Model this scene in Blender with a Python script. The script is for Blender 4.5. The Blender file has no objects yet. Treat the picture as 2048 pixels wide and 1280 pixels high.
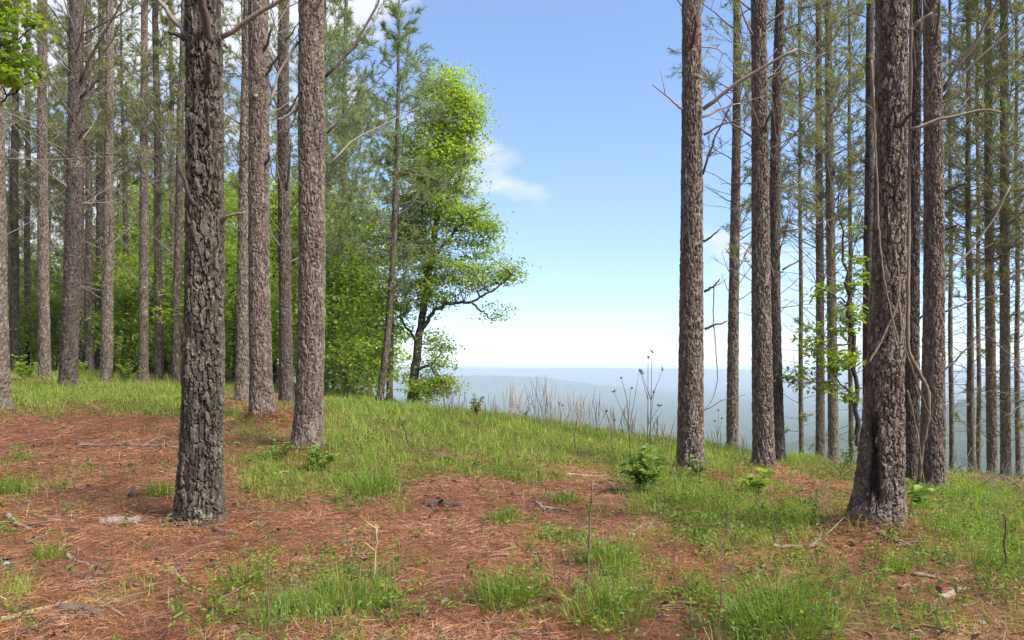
import bpy, math, random
import numpy as np
from mathutils import Vector

rng = np.random.default_rng(11)
random.seed(11)
sc = bpy.context.scene
R = math.radians
F, HY, CAM_H = 1400.0, 735.0, 1.45          # focal length and horizon in photograph pixels, eye height in metres

# ------------------------------------------------------------------ camera, sky, sun, exposure
cam_d = bpy.data.cameras.new('camera'); cam = bpy.data.objects.new('camera', cam_d)
sc.collection.objects.link(cam); sc.camera = cam
cam_d.sensor_width = 36.0; cam_d.lens = F / 2048 * 36.0
cam_d.shift_y = (HY - 640) / 2048
cam_d.clip_start = 0.05; cam_d.clip_end = 60000
cam.location = (0, 0, CAM_H); cam.rotation_euler = (R(90), 0, 0)

SUN_EL, SUN_AZ = R(47), R(118)               # azimuth from +Y (view direction) towards +X
world = bpy.data.worlds.new('World'); sc.world = world; world.use_nodes = True
wn, wl = world.node_tree.nodes, world.node_tree.links
wn.clear()
w_out = wn.new('ShaderNodeOutputWorld'); w_bg = wn.new('ShaderNodeBackground')
w_sky = wn.new('ShaderNodeTexSky'); w_sky.sky_type = 'NISHITA'; w_sky.sun_disc = False
w_sky.sun_elevation = SUN_EL; w_sky.sun_rotation = SUN_AZ
w_sky.altitude = 300; w_sky.air_density = 1.0; w_sky.dust_density = 0.15; w_sky.ozone_density = 4.0
w_bg.inputs['Strength'].default_value = 0.058
wl.new(w_bg.outputs[0], w_out.inputs[0])
# fair-weather clouds, everywhere round the sky
w_tc = wn.new('ShaderNodeTexCoord')
w_map = wn.new('ShaderNodeMapping'); w_map.inputs['Scale'].default_value = (1, 1, 2.2)
w_noise = wn.new('ShaderNodeTexNoise'); w_noise.inputs['Scale'].default_value = 3.2
w_noise.inputs['Detail'].default_value = 8; w_noise.inputs['Roughness'].default_value = 0.55
w_map.inputs['Location'].default_value = (0.0, 0.0, 0.0)
w_ramp = wn.new('ShaderNodeMapRange'); w_ramp.interpolation_type = 'SMOOTHSTEP'
w_ramp.inputs[1].default_value = 0.58; w_ramp.inputs[2].default_value = 0.73
w_ramp.inputs[3].default_value = 0.0; w_ramp.inputs[4].default_value = 0.85
w_mix = wn.new('ShaderNodeMix'); w_mix.data_type = 'RGBA'
w_mix.inputs[7].default_value = (3.15, 3.15, 3.3, 1)
w_rot = wn.new('ShaderNodeMapping'); w_rot.inputs['Rotation'].default_value = (R(-3.7), 0, R(-4.1))
wl.new(w_tc.outputs['Generated'], w_rot.inputs[0]); wl.new(w_rot.outputs[0], w_map.inputs[0]); wl.new(w_map.outputs[0], w_noise.inputs['Vector'])
# cloudier towards the west (left)
w_sep = wn.new('ShaderNodeSeparateXYZ'); wl.new(w_tc.outputs['Generated'], w_sep.inputs[0])
w_cov = wn.new('ShaderNodeMapRange'); w_cov.interpolation_type = 'SMOOTHSTEP'; wl.new(w_sep.outputs[0], w_cov.inputs[0])
for i_, v_ in zip((1, 2, 3, 4), (-0.50, -0.03, 0.22, 0.0)): w_cov.inputs[i_].default_value = v_
w_add = wn.new('ShaderNodeMath'); w_add.operation = 'ADD'
wl.new(w_noise.outputs['Fac'], w_add.inputs[0]); wl.new(w_cov.outputs[0], w_add.inputs[1])
wl.new(w_add.outputs[0], w_ramp.inputs[0])
CLOUD_MASK = w_ramp.outputs[0]
w_gam = wn.new('ShaderNodeGamma'); w_gam.inputs[1].default_value = 0.73      # tone curve narrowing the sky's range between top and horizon
w_wb = wn.new('ShaderNodeMix'); w_wb.data_type = 'RGBA'; w_wb.blend_type = 'MULTIPLY'; w_wb.inputs[0].default_value = 1.0
w_wb.inputs[7].default_value = (0.90, 0.99, 1.18, 1)
wl.new(w_sky.outputs[0], w_wb.inputs[6]); wl.new(w_wb.outputs[2], w_gam.inputs[0])
wl.new(CLOUD_MASK, w_mix.inputs[0]); wl.new(w_gam.outputs[0], w_mix.inputs[6])
wl.new(w_mix.outputs[2], w_bg.inputs['Color'])

sun_d = bpy.data.lights.new('sun', 'SUN'); sun = bpy.data.objects.new('sun', sun_d)
sc.collection.objects.link(sun)
sun_d.energy = 2.0; sun_d.angle = R(30); sun_d.color = (1.0, 0.95, 0.86)
sv = Vector((math.sin(SUN_AZ) * math.cos(SUN_EL), math.cos(SUN_AZ) * math.cos(SUN_EL), math.sin(SUN_EL)))
sun.rotation_euler = sv.to_track_quat('Z', 'Y').to_euler(); sun.location = (20, -10, 40)

sc.view_settings.view_transform = 'Standard'; sc.view_settings.look = 'None'
sc.view_settings.gamma = 1.0; sc.view_settings.use_curve_mapping = False
sc.view_settings.exposure = 2.55
sc.render.engine = 'CYCLES'
cy = sc.cycles
cy.max_bounces = 7; cy.diffuse_bounces = 4; cy.glossy_bounces = 1; cy.transmission_bounces = 4
cy.volume_bounces = 2; cy.transparent_max_bounces = 4
cy.use_denoising = True; cy.caustics_reflective = False; cy.caustics_refractive = False

# ------------------------------------------------------------------ helpers
def tag(o, label=None, cat=None, group=None, kind=None):
    if label: o['label'] = label
    if cat: o['category'] = cat
    if group: o['group'] = group
    if kind: o['kind'] = kind
    return o

def empty(name, loc):
    o = bpy.data.objects.new(name, None); sc.collection.objects.link(o)
    o.empty_display_size = 0.2; o.location = loc
    return o

def thing(name, loc, label, cat, group=None):
    return tag(empty(name, loc), label, cat, group)

def copy_tree(o, parent=None):
    c = o.copy(); sc.collection.objects.link(c)
    if parent is not None: c.parent = parent
    for ch in list(o.children): copy_tree(ch, c)
    return c

class MB:
    """Collects shapes and links them as one mesh object."""
    def __init__(self):
        self.v, self.q, self.t, self.a, self.b, self.n = [], [], [], [], [], 0
    def add(self, V, Q=None, T=None, tone=0.5, aux=0.0):
        V = np.asarray(V, dtype=np.float64).reshape(-1, 3)
        if Q is not None and len(Q): self.q.append(np.asarray(Q, dtype=np.int64).reshape(-1, 4) + self.n)
        if T is not None and len(T): self.t.append(np.asarray(T, dtype=np.int64).reshape(-1, 3) + self.n)
        self.v.append(V)
        self.a.append(np.broadcast_to(np.asarray(tone, dtype=np.float64), (len(V),)))
        self.b.append(np.broadcast_to(np.asarray(aux, dtype=np.float64), (len(V),)))
        self.n += len(V)
    def tube(self, path, rad, k=5, tone=0.5, lump=0.0):
        P = np.asarray(path, dtype=np.float64); n = len(P)
        rad = np.broadcast_to(np.asarray(rad, dtype=np.float64), (n,))
        Tn = np.gradient(P, axis=0)
        Tn /= np.linalg.norm(Tn, axis=1, keepdims=True) + 1e-9
        ref = np.array([0.31, 0.95, 0.05]) if abs(Tn[0, 1]) < 0.8 else np.array([0.9, 0.1, 0.4])
        U = np.cross(Tn, ref); U /= np.linalg.norm(U, axis=1, keepdims=True) + 1e-9
        W = np.cross(Tn, U)
        th = np.arange(k) * 2 * math.pi / k
        rr = rad[:, None] * np.ones(k)[None]
        if lump: rr = rr * (1 + rng.normal(0, lump, (n, k)))
        V = P[:, None] + rr[..., None] * (np.cos(th)[None, :, None] * U[:, None] + np.sin(th)[None, :, None] * W[:, None])
        i = np.arange(n - 1)[:, None] * k; j = np.arange(k)[None]; j2 = (j + 1) % k
        Q = np.stack([i + j, i + j2, i + k + j2, i + k + j], -1).reshape(-1, 4)
        V = np.concatenate([V.reshape(-1, 3), P[:1], P[-1:]])
        jj = np.arange(k); j2 = (jj + 1) % k
        T = np.concatenate([np.stack([j2, jj, np.full(k, n * k)], -1),
                            np.stack([(n - 1) * k + jj, (n - 1) * k + j2, np.full(k, n * k + 1)], -1)])
        self.add(V, Q, T, tone)
    def mesh(self, name, mat, smooth=True):
        V = np.concatenate(self.v) if self.v else np.zeros((0, 3))
        Q = np.concatenate(self.q) if self.q else np.zeros((0, 4), int)
        T = np.concatenate(self.t) if self.t else np.zeros((0, 3), int)
        me = bpy.data.meshes.new(name)
        me.vertices.add(len(V)); me.vertices.foreach_set('co', V.astype(np.float32).ravel())
        loops = np.concatenate([Q.ravel(), T.ravel()]).astype(np.int32)
        me.loops.add(len(loops)); me.loops.foreach_set('vertex_index', loops)
        ls = np.concatenate([np.arange(len(Q)) * 4, len(Q) * 4 + np.arange(len(T)) * 3]).astype(np.int32)
        me.polygons.add(len(ls)); me.polygons.foreach_set('loop_start', ls)
        me.polygons.foreach_set('use_smooth', np.full(len(ls), smooth))
        me.update(calc_edges=True)
        at = me.attributes.new('tone', 'FLOAT', 'POINT'); at.data.foreach_set('value', np.concatenate(self.a).astype(np.float32))
        at = me.attributes.new('aux', 'FLOAT', 'POINT'); at.data.foreach_set('value', np.concatenate(self.b).astype(np.float32))
        me.materials.append(mat)
        return me
    def build(self, name, mat, parent=None, smooth=True, loc=None):
        o = bpy.data.objects.new(name, self.mesh(name, mat, smooth)); sc.collection.objects.link(o)
        if parent is not None: o.parent = parent
        if loc is not None: o.location = loc
        return o

def sstep(a, b, x):
    t = np.clip((np.asarray(x, float) - a) / (b - a), 0, 1); return t * t * (3 - 2 * t)

def hash2(i, j, s=0):
    h = np.sin(i * 127.1 + j * 311.7 + s * 74.7) * 43758.5453
    return h - np.floor(h)

def vnoise(x, y, s=0):
    xi, yi = np.floor(x), np.floor(y); fx, fy = x - xi, y - yi
    fx = fx * fx * (3 - 2 * fx); fy = fy * fy * (3 - 2 * fy)
    a, b = hash2(xi, yi, s), hash2(xi + 1, yi, s); c, d = hash2(xi, yi + 1, s), hash2(xi + 1, yi + 1, s)
    return (a * (1 - fx) + b * fx) * (1 - fy) + (c * (1 - fx) + d * fx) * fy

def fbm(x, y, s=0, o=4):
    t, a, n = 0, 0.5, 0
    for k in range(o):
        t = t + a * vnoise(x * 2 ** k, y * 2 ** k, s + k * 3.1); n += a; a *= 0.5
    return t / n

def unit(V): return V / (np.linalg.norm(V, axis=-1, keepdims=True) + 1e-9)
def rdir(n): return unit(rng.normal(size=(n, 3)))

# ------------------------------------------------------------------ materials
def new_mat(name):
    m = bpy.data.materials.new(name); m.use_nodes = True
    nt = m.node_tree; nt.nodes.clear()
    out = nt.nodes.new('ShaderNodeOutputMaterial')
    return m, nt.nodes, nt.links, out

def ramp(n, stops):
    r = n.new('ShaderNodeValToRGB'); e = r.color_ramp.elements
    while len(e) < len(stops): e.new(0.5)
    for el, (p, c) in zip(e, stops): el.position = p; el.color = (*c, 1)
    return r

def noise(n, l, scale, detail=4, rough=0.6, vec=None, dist=0.0):
    t = n.new('ShaderNodeTexNoise'); t.inputs['Scale'].default_value = scale
    t.inputs['Detail'].default_value = detail; t.inputs['Roughness'].default_value = rough
    t.inputs['Distortion'].default_value = dist
    if vec is not None: l.new(vec, t.inputs['Vector'])
    return t

def obj_vec(n, l, scale=(1, 1, 1)):
    tc = n.new('ShaderNodeTexCoord'); mp = n.new('ShaderNodeMapping')
    mp.inputs['Scale'].default_value = scale
    l.new(tc.outputs['Object'], mp.inputs[0]); return mp.outputs[0]

def attr(n, name):
    a = n.new('ShaderNodeAttribute'); a.attribute_name = name; return a.outputs['Fac']

def mixc(n, l, fac, a, b, mode='MIX'):
    m = n.new('ShaderNodeMix'); m.data_type = 'RGBA'; m.blend_type = mode
    for sock, v in ((m.inputs[0], fac), (m.inputs[6], a), (m.inputs[7], b)):
        if isinstance(v, (int, float)): sock.default_value = v
        elif isinstance(v, tuple): sock.default_value = (*v, 1)
        else: l.new(v, sock)
    return m.outputs[2]

def maprange(n, l, v, a, b, c=0.0, d=1.0):
    m = n.new('ShaderNodeMapRange'); l.new(v, m.inputs[0])
    for i, x in zip((1, 2, 3, 4), (a, b, c, d)): m.inputs[i].default_value = x
    return m.outputs[0]

def bark_mat(name, dark, mid, light, lichen=0.0, lich_col=(0.36, 0.40, 0.27), near=False):
    m, n, l, out = new_mat(name)
    p = n.new('ShaderNodeBsdfPrincipled'); p.inputs['Roughness'].default_value = 0.9
    p.inputs['Specular IOR Level'].default_value = 0.2
    v = obj_vec(n, l, (1, 1, 0.35)); v1 = obj_vec(n, l)
    nz = noise(n, l, 30, 6, 0.7, v); nb = noise(n, l, 3.0, 3, 0.5, v1)
    if near:
        t = attr(n, 'tone')
    else:
        vo = n.new('ShaderNodeTexVoronoi'); vo.inputs['Scale'].default_value = 24
        wv = n.new('ShaderNodeVectorMath'); wv.operation = 'ADD'
        sc_ = n.new('ShaderNodeVectorMath'); sc_.operation = 'SCALE'; sc_.inputs[3].default_value = 0.05
        nd = noise(n, l, 9, 2, 0.5, v); l.new(nd.outputs['Color'], sc_.inputs[0])
        l.new(v, wv.inputs[0]); l.new(sc_.outputs[0], wv.inputs[1]); l.new(wv.outputs[0], vo.inputs['Vector'])
        sep = n.new('ShaderNodeSeparateColor'); l.new(vo.outputs['Color'], sep.inputs[0]); t = sep.outputs[0]
        ve = n.new('ShaderNodeTexVoronoi'); ve.feature = 'DISTANCE_TO_EDGE'; ve.inputs['Scale'].default_value = 24
        l.new(wv.outputs[0], ve.inputs['Vector'])
    s = n.new('ShaderNodeMath'); s.operation = 'MULTIPLY_ADD'
    l.new(nz.outputs['Fac'], s.inputs[0]); s.inputs[1].default_value = 0.9; 
    s2 = n.new('ShaderNodeMath'); s2.operation = 'MULTIPLY_ADD'; l.new(t, s2.inputs[0])
    s2.inputs[1].default_value = 0.55; s2.inputs[2].default_value = -0.22
    l.new(s2.outputs[0], s.inputs[2])
    r = ramp(n, [(0.20, dark), (0.50, mid), (0.88, light)]); l.new(s.outputs[0], r.inputs[0])
    col = mixc(n, l, maprange(n, l, nb.outputs['Fac'], 0.35, 0.7, 0, 0.55), r.outputs[0], tuple(c * k for c, k in zip(mid, (1.15, 0.95, 0.85))))
    fk = noise(n, l, 60, 3, 0.6, obj_vec(n, l, (1, 1, 0.5)))
    col = mixc(n, l, maprange(n, l, fk.outputs['Fac'], 0.60, 0.68, 0, 0.75), col, tuple(min(.42, c * 1.55) for c in light))
    if lichen > 0:
        ln = noise(n, l, 22, 5, 0.75, v1); lb = noise(n, l, 1.6, 2, 0.5, v1)
        ad = n.new('ShaderNodeMath'); ad.operation = 'MULTIPLY_ADD'; l.new(lb.outputs['Fac'], ad.inputs[0])
        ad.inputs[1].default_value = 0.5; l.new(ln.outputs['Fac'], ad.inputs[2])
        lf = maprange(n, l, ad.outputs[0], 0.93 - 0.22 * lichen, 1.0 - 0.2 * lichen, 0, 0.9)
        col = mixc(n, l, lf, col, lich_col)
    col = mixc(n, l, attr(n, 'aux'), col, (0.012, 0.010, 0.009))
    l.new(col, p.inputs['Base Color'])
    bp = n.new('ShaderNodeBump'); bp.inputs['Strength'].default_value = 0.8
    if near:
        bp.inputs['Distance'].default_value = 0.012; l.new(nz.outputs['Fac'], bp.inputs['Height'])
    else:
        bp.inputs['Distance'].default_value = 0.03
        ed = maprange(n, l, ve.outputs['Distance'], 0.0, 0.12, 0, 1)
        md = n.new('ShaderNodeMath'); md.operation = 'MULTIPLY_ADD'; l.new(nz.outputs['Fac'], md.inputs[0])
        md.inputs[1].default_value = 0.5; l.new(ed, md.inputs[2]); l.new(md.outputs[0], bp.inputs['Height'])
    l.new(bp.outputs[0], p.inputs['Normal']); l.new(p.outputs[0], out.inputs[0])
    return m

def leaf_mat(name, stops, trans=0.45, rough=0.55, tint=(1.15, 1.2, 0.5), objvar=0.0):
    m, n, l, out = new_mat(name)
    r = ramp(n, stops); l.new(attr(n, 'tone'), r.inputs[0]); col = r.outputs[0]
    if objvar:
        oi = n.new('ShaderNodeObjectInfo')
        hs = n.new('ShaderNodeHueSaturation'); l.new(col, hs.inputs['Color'])
        l.new(maprange(n, l, oi.outputs['Random'], 0, 1, 1 - objvar, 1 + objvar), hs.inputs['Value'])
        l.new(maprange(n, l, oi.outputs['Random'], 0, 1, 0.5 + objvar * 0.05, 0.5 - objvar * 0.05), hs.inputs['Hue'])
        col = hs.outputs[0]
    p = n.new('ShaderNodeBsdfPrincipled'); p.inputs['Roughness'].default_value = rough
    p.inputs['Specular IOR Level'].default_value = 0.3
    l.new(col, p.inputs['Base Color'])
    tr = n.new('ShaderNodeBsdfTranslucent')
    l.new(mixc(n, l, 1.0, col, tint, 'MULTIPLY'), tr.inputs['Color'])
    mx = n.new('ShaderNodeMixShader'); mx.inputs[0].default_value = trans
    l.new(p.outputs[0], mx.inputs[1]); l.new(tr.outputs[0], mx.inputs[2]); l.new(mx.outputs[0], out.inputs[0])
    return m

def wood_mat(name, a, b, scale=25):
    m, n, l, out = new_mat(name)
    p = n.new('ShaderNodeBsdfPrincipled'); p.inputs['Roughness'].default_value = 0.9
    p.inputs['Specular IOR Level'].default_value = 0.15
    nz = noise(n, l, scale, 5, 0.7, obj_vec(n, l))
    s = n.new('ShaderNodeMath'); s.operation = 'MULTIPLY_ADD'; l.new(attr(n, 'tone'), s.inputs[0]); s.inputs[1].default_value = 0.6
    q = n.new('ShaderNodeMath'); q.operation = 'SUBTRACT'; l.new(nz.outputs['Fac'], q.inputs[0]); q.inputs[1].default_value = 0.3
    l.new(q.outputs[0], s.inputs[2])
    r = ramp(n, [(0.1, a), (0.75, b)]); l.new(s.outputs[0], r.inputs[0]); l.new(r.outputs[0], p.inputs['Base Color'])
    bp = n.new('ShaderNodeBump'); bp.inputs['Strength'].default_value = 0.6; bp.inputs['Distance'].default_value = 0.006
    l.new(nz.outputs['Fac'], bp.inputs['Height']); l.new(bp.outputs[0], p.inputs['Normal'])
    l.new(p.outputs[0], out.inputs[0]); return m

M = {}
def barks(name, *a, **k):
    M[name] = bark_mat(name, *a, **k); M[name + '_relief'] = bark_mat(name + '_relief', *a, near=True, **k)
barks('bark_lichen', (0.015, 0.012, 0.010), (0.046, 0.037, 0.029), (0.14, 0.120, 0.095), 0.40, (0.20, 0.22, 0.125))
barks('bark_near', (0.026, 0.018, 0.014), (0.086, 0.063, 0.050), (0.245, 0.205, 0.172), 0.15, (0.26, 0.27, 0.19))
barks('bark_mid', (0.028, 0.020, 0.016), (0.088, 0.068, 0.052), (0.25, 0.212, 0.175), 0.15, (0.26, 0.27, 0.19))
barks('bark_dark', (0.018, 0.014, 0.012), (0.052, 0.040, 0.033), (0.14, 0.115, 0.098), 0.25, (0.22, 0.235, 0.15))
barks('bark_green', (0.04, 0.036, 0.027), (0.11, 0.098, 0.07), (0.23, 0.21, 0.16), 0.3, (0.18, 0.20, 0.10))
barks('bark_oak', (0.025, 0.021, 0.018), (0.07, 0.06, 0.05), (0.16, 0.14, 0.115), 0.3)
M['twig'] = wood_mat('twig', (0.06, 0.048, 0.042), (0.24, 0.20, 0.175))
M['twig_dark'] = wood_mat('twig_dark', (0.022, 0.017, 0.015), (0.10, 0.075, 0.062))
M['stick'] = wood_mat('stick', (0.055, 0.038, 0.03), (0.23, 0.18, 0.145))
M['pale_wood'] = wood_mat('pale_wood', (0.12, 0.08, 0.05), (0.36, 0.27, 0.18))
M['vine'] = wood_mat('vine', (0.06, 0.042, 0.03), (0.20, 0.155, 0.11))
M['straw'] = wood_mat('straw', (0.16, 0.10, 0.055), (0.42, 0.31, 0.18))
M['stalk'] = wood_mat('stalk', (0.05, 0.033, 0.025), (0.17, 0.12, 0.085))
M['stone'] = wood_mat('stone', (0.07, 0.065, 0.06), (0.22, 0.21, 0.20), 14)
M['needle'] = leaf_mat('needle', [(0, (0.12, 0.135, 0.044)), (0.6, (0.21, 0.225, 0.08)), (1, (0.30, 0.305, 0.12))], 0.5, 0.5, (1.1, 1.15, 0.7), 0.15)
M['needle_blue'] = leaf_mat('needle_blue', [(0, (0.12, 0.165, 0.065)), (0.6, (0.205, 0.27, 0.105)), (1, (0.29, 0.35, 0.15))], 0.45, 0.5, (1.1, 1.15, 0.75))
M['leaf_oak'] = leaf_mat('leaf_oak', [(0, (0.20, 0.285, 0.04)), (0.6, (0.33, 0.44, 0.07)), (1, (0.43, 0.51, 0.11))], 0.6)
M['leaf_wood'] = leaf_mat('leaf_wood', [(0, (0.19, 0.27, 0.04)), (0.6, (0.32, 0.43, 0.075)), (1, (0.43, 0.50, 0.12))], 0.6, objvar=0.25)
M['leaf_maple'] = leaf_mat('leaf_maple', [(0, (0.13, 0.21, 0.015)), (1, (0.25, 0.32, 0.03))], 0.55)
M['grass'] = leaf_mat('grass', [(0, (0.08, 0.155, 0.022)), (0.45, (0.185, 0.275, 0.038)), (0.8, (0.30, 0.365, 0.065)), (1, (0.40, 0.35, 0.15))], 0.4)
M['tuft'] = leaf_mat('tuft', [(0, (0.07, 0.135, 0.018)), (0.7, (0.15, 0.225, 0.03)), (1, (0.26, 0.28, 0.06))], 0.4)
M['forb'] = leaf_mat('forb', [(0, (0.06, 0.115, 0.018)), (0.6, (0.13, 0.205, 0.026)), (1, (0.23, 0.27, 0.04))], 0.42)
M['shrub'] = leaf_mat('shrub', [(0, (0.08, 0.15, 0.022)), (1, (0.19, 0.29, 0.04))], 0.38)
M['litter'] = leaf_mat('litter', [(0, (0.07, 0.029, 0.014)), (0.4, (0.215, 0.086, 0.036)), (0.75, (0.36, 0.165, 0.074)), (1, (0.42, 0.265, 0.15))], 0.12, 0.6, (1, 0.8, 0.6))

# ------------------------------------------------------------------ terrain heights
# (photo column, photo row, distance) of points where the ground was measured
ANCH = [(5,815,13),(90,757,21),(135,780,16.8),(213,768,22),(287,760,23),(330,770,23),(487,797,15.4),(527,838,12),(572,808,16.8),
        (613,893,9.6),(780,812,21),(825,818,23),(690,800,19),(1000,836,16),(1120,852,15.5),(1240,876,15),(1330,893,14.5),(870,825,19),
        (1380,945,10),(1465,895,17),(1530,936,12),(1557,925,15),(1640,922,20),(1668,928,19),(1830,962,12.5),(1865,985,11.5),
        (1945,962,21),(1985,962,19),(2012,966,19),(750,905,10.2),(1000,905,10.4),(1180,930,9.9),(1600,985,9.0),(2040,1010,8.6),(200,890,10.5),(60,880,11.2),
        (400,1050,6.4)]
WA = [(-6,-9,0),(0,-9,0),(7,-9,-.1),(-6,-2,.03),(0,-2,0),(7,-2,-.08),(-7,3,.08),(-3,3.5,.03),(0,3.7,0),(3,3.7,-.02),(7,3,-.15),
      (-3.5,6,.1),(0,6.4,.02),(2,6.5,0),(8,6.5,-.25),
      (-25,15,1.3),(-24,28,1.0),(-10,28,.75),(-4.5,25,.35),(-28,45,.6),(-12,42,.2),(-4,36,-2.2),
      (1,23,-1.0),(5,21,-1.7),(2,30,-4.2),(6,27,-4.0),(12,26,-4.3),(16,24,-4.0),(22,24,-5),(8,40,-9),(20,38,-9),(-1,45,-8),(18,14,-1.6),(16,5,-.9)]
_AX = np.array([((p - 1024) / F * d, d, CAM_H - (r - HY) / F * d) for p, r, d in ANCH] + WA)
def _tps(r2): return 0.5 * r2 * np.log(r2 + 1e-9)
def _fit():
    n = len(_AX); D = ((_AX[:, None, :2] - _AX[None, :, :2]) ** 2).sum(-1)
    K = _tps(D) + np.eye(n) * 1.2
    P = np.c_[np.ones(n), _AX[:, :2]]
    A = np.block([[K, P], [P.T, np.zeros((3, 3))]])
    return np.linalg.solve(A, np.r_[_AX[:, 2], 0, 0, 0])
_C = _fit()
R6 = ((1755 - 1024) / F * 6.0, 6.0)
P8 = ((400 - 1024) / F * 6.4, 6.4)
P10 = ((525 - 1024) / F * 12, 12.0)
R1 = ((1380 - 1024) / F * 10, 10.0)
def height(X, Y):
    X = np.asarray(X, float); Y = np.asarray(Y, float); sh = X.shape; x, y = X.ravel(), Y.ravel()
    r = np.hypot(x, y); k = np.minimum(1.0, 44.0 / np.maximum(r, 1e-6)); xc, yc = x * k, np.maximum(y * k, -9)
    xc = np.clip(xc, -27, 22)
    z = _C[-3] + _C[-2] * xc + _C[-1] * yc
    for i in range(len(_AX)):
        z = z + _C[i] * _tps((xc - _AX[i, 0]) ** 2 + (yc - _AX[i, 1]) ** 2)
    th = np.arctan2(x, y)
    fall = sstep(-0.42, -0.12, th) * (1 - sstep(1.2, 1.9, th))
    z = z - np.maximum(r - 40, 0) * (0.05 + 0.27 * fall) - 2.5 * sstep(30, 60, r) * fall
    near = 1 - sstep(14, 30, r)
    z = z + near * (0.10 * (fbm(x * 0.9, y * 0.9, 3, 3) - 0.5) + 0.055 * (fbm(x * 4.2, y * 4.2, 9, 3) - 0.5))
    for (cx, cy_, a, s) in ((*R6, 0.15, 0.62), (*P8, -0.01, 0.55), (*P10, 0.10, 0.5), (*R1, 0.0, 0.5)):
        z = z + a * np.exp(-((x - cx) ** 2 + (y - cy_) ** 2) / (s * s))
    return z.reshape(sh)
def gz(x, y): return float(height(np.array([x]), np.array([y]))[0])
def proj(X, Y, Z): return 1024 + F * X / Y, HY - F * (Z - CAM_H) / Y
_DS = np.geomspace(2.2, 60, 700)
def hit(px, py):
    """Where the ground stands under a given column and row of the photograph."""
    x = (px - 1024) / F * _DS; z = height(x, _DS); zl = CAM_H - (py - HY) / F * _DS
    i = np.argmax(z >= zl) if np.any(z >= zl) else 300
    return np.array([x[i], _DS[i], z[i]])
def P3(px, py, d): return np.array([(px - 1024) / F * d, d, CAM_H - (py - HY) / F * d])

# where grass grows (columns, rows of the photograph; radii; strength)
GREEN = [(190,795,210,36,1.0),(60,800,60,30,.8),(330,800,60,35,.8),(480,845,60,25,.7),(520,930,75,55,.9),(570,975,75,30,.7),(700,900,90,90,1.2),(760,960,70,40,1),
         (830,850,150,50,1.2),(1000,868,180,40,1.25),(1180,890,170,35,1.1),(1320,920,90,40,1.1),(950,935,120,22,.8),(1050,960,60,25,.6),(1290,960,60,40,.9),(700,1000,40,20,.5),
         (1360,1010,110,55,1.0),(1480,1040,110,50,.9),(1600,1030,90,35,.7),(1450,1090,70,30,.6),(1950,1060,130,80,1.0),(2020,1130,80,60,.8),(1900,985,120,25,.8),(1450,915,90,25,.9),(1680,945,70,20,.7),(1600,920,50,18,.7),
         (640,1190,140,75,.95),(700,1140,60,30,.5),(520,1230,90,60,.8),(760,1200,45,70,.7),(1010,1190,85,42,.75),(1235,1150,75,65,.95),(1220,1230,85,60,.9),(1390,1180,45,40,.4),
         (1560,1220,120,75,1.0),(1720,1190,90,55,.6),(1760,1260,130,40,.7),(1480,1270,80,40,.6),(1100,1075,75,25,.55),(1010,1035,45,20,.55),(1600,1120,60,30,.45),(1830,1130,60,25,.4),
         (300,975,70,35,.5),(30,960,50,50,.6),(20,1040,35,40,.5),(95,1110,45,30,.5),(280,1210,80,40,.5),(30,1190,30,40,.5),(190,945,60,25,.35),(420,1240,70,40,.5),(110,1000,50,30,.35),(930,1250,40,20,.3),(1880,1250,80,35,.5),(2010,1240,50,50,.5)]
def green(px, py, x, y):
    g = np.zeros_like(px)
    for cx, cy_, rx, ry, a in GREEN: g += a * np.exp(-(((px - cx) / rx) ** 2 + ((py - cy_) / ry) ** 2))
    out = (py > 1300) | (px < -80) | (px > 2130) | (y < 2.5)
    g = np.where(out, 0.45 * sstep(0.45, 0.7, fbm(x * 0.7, y * 0.7, 21, 3)), g)
    far = (np.hypot(x, y) > 22)
    g = np.where(far, 0.7, g)
    return np.clip(g, 0, 1.2)

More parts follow.
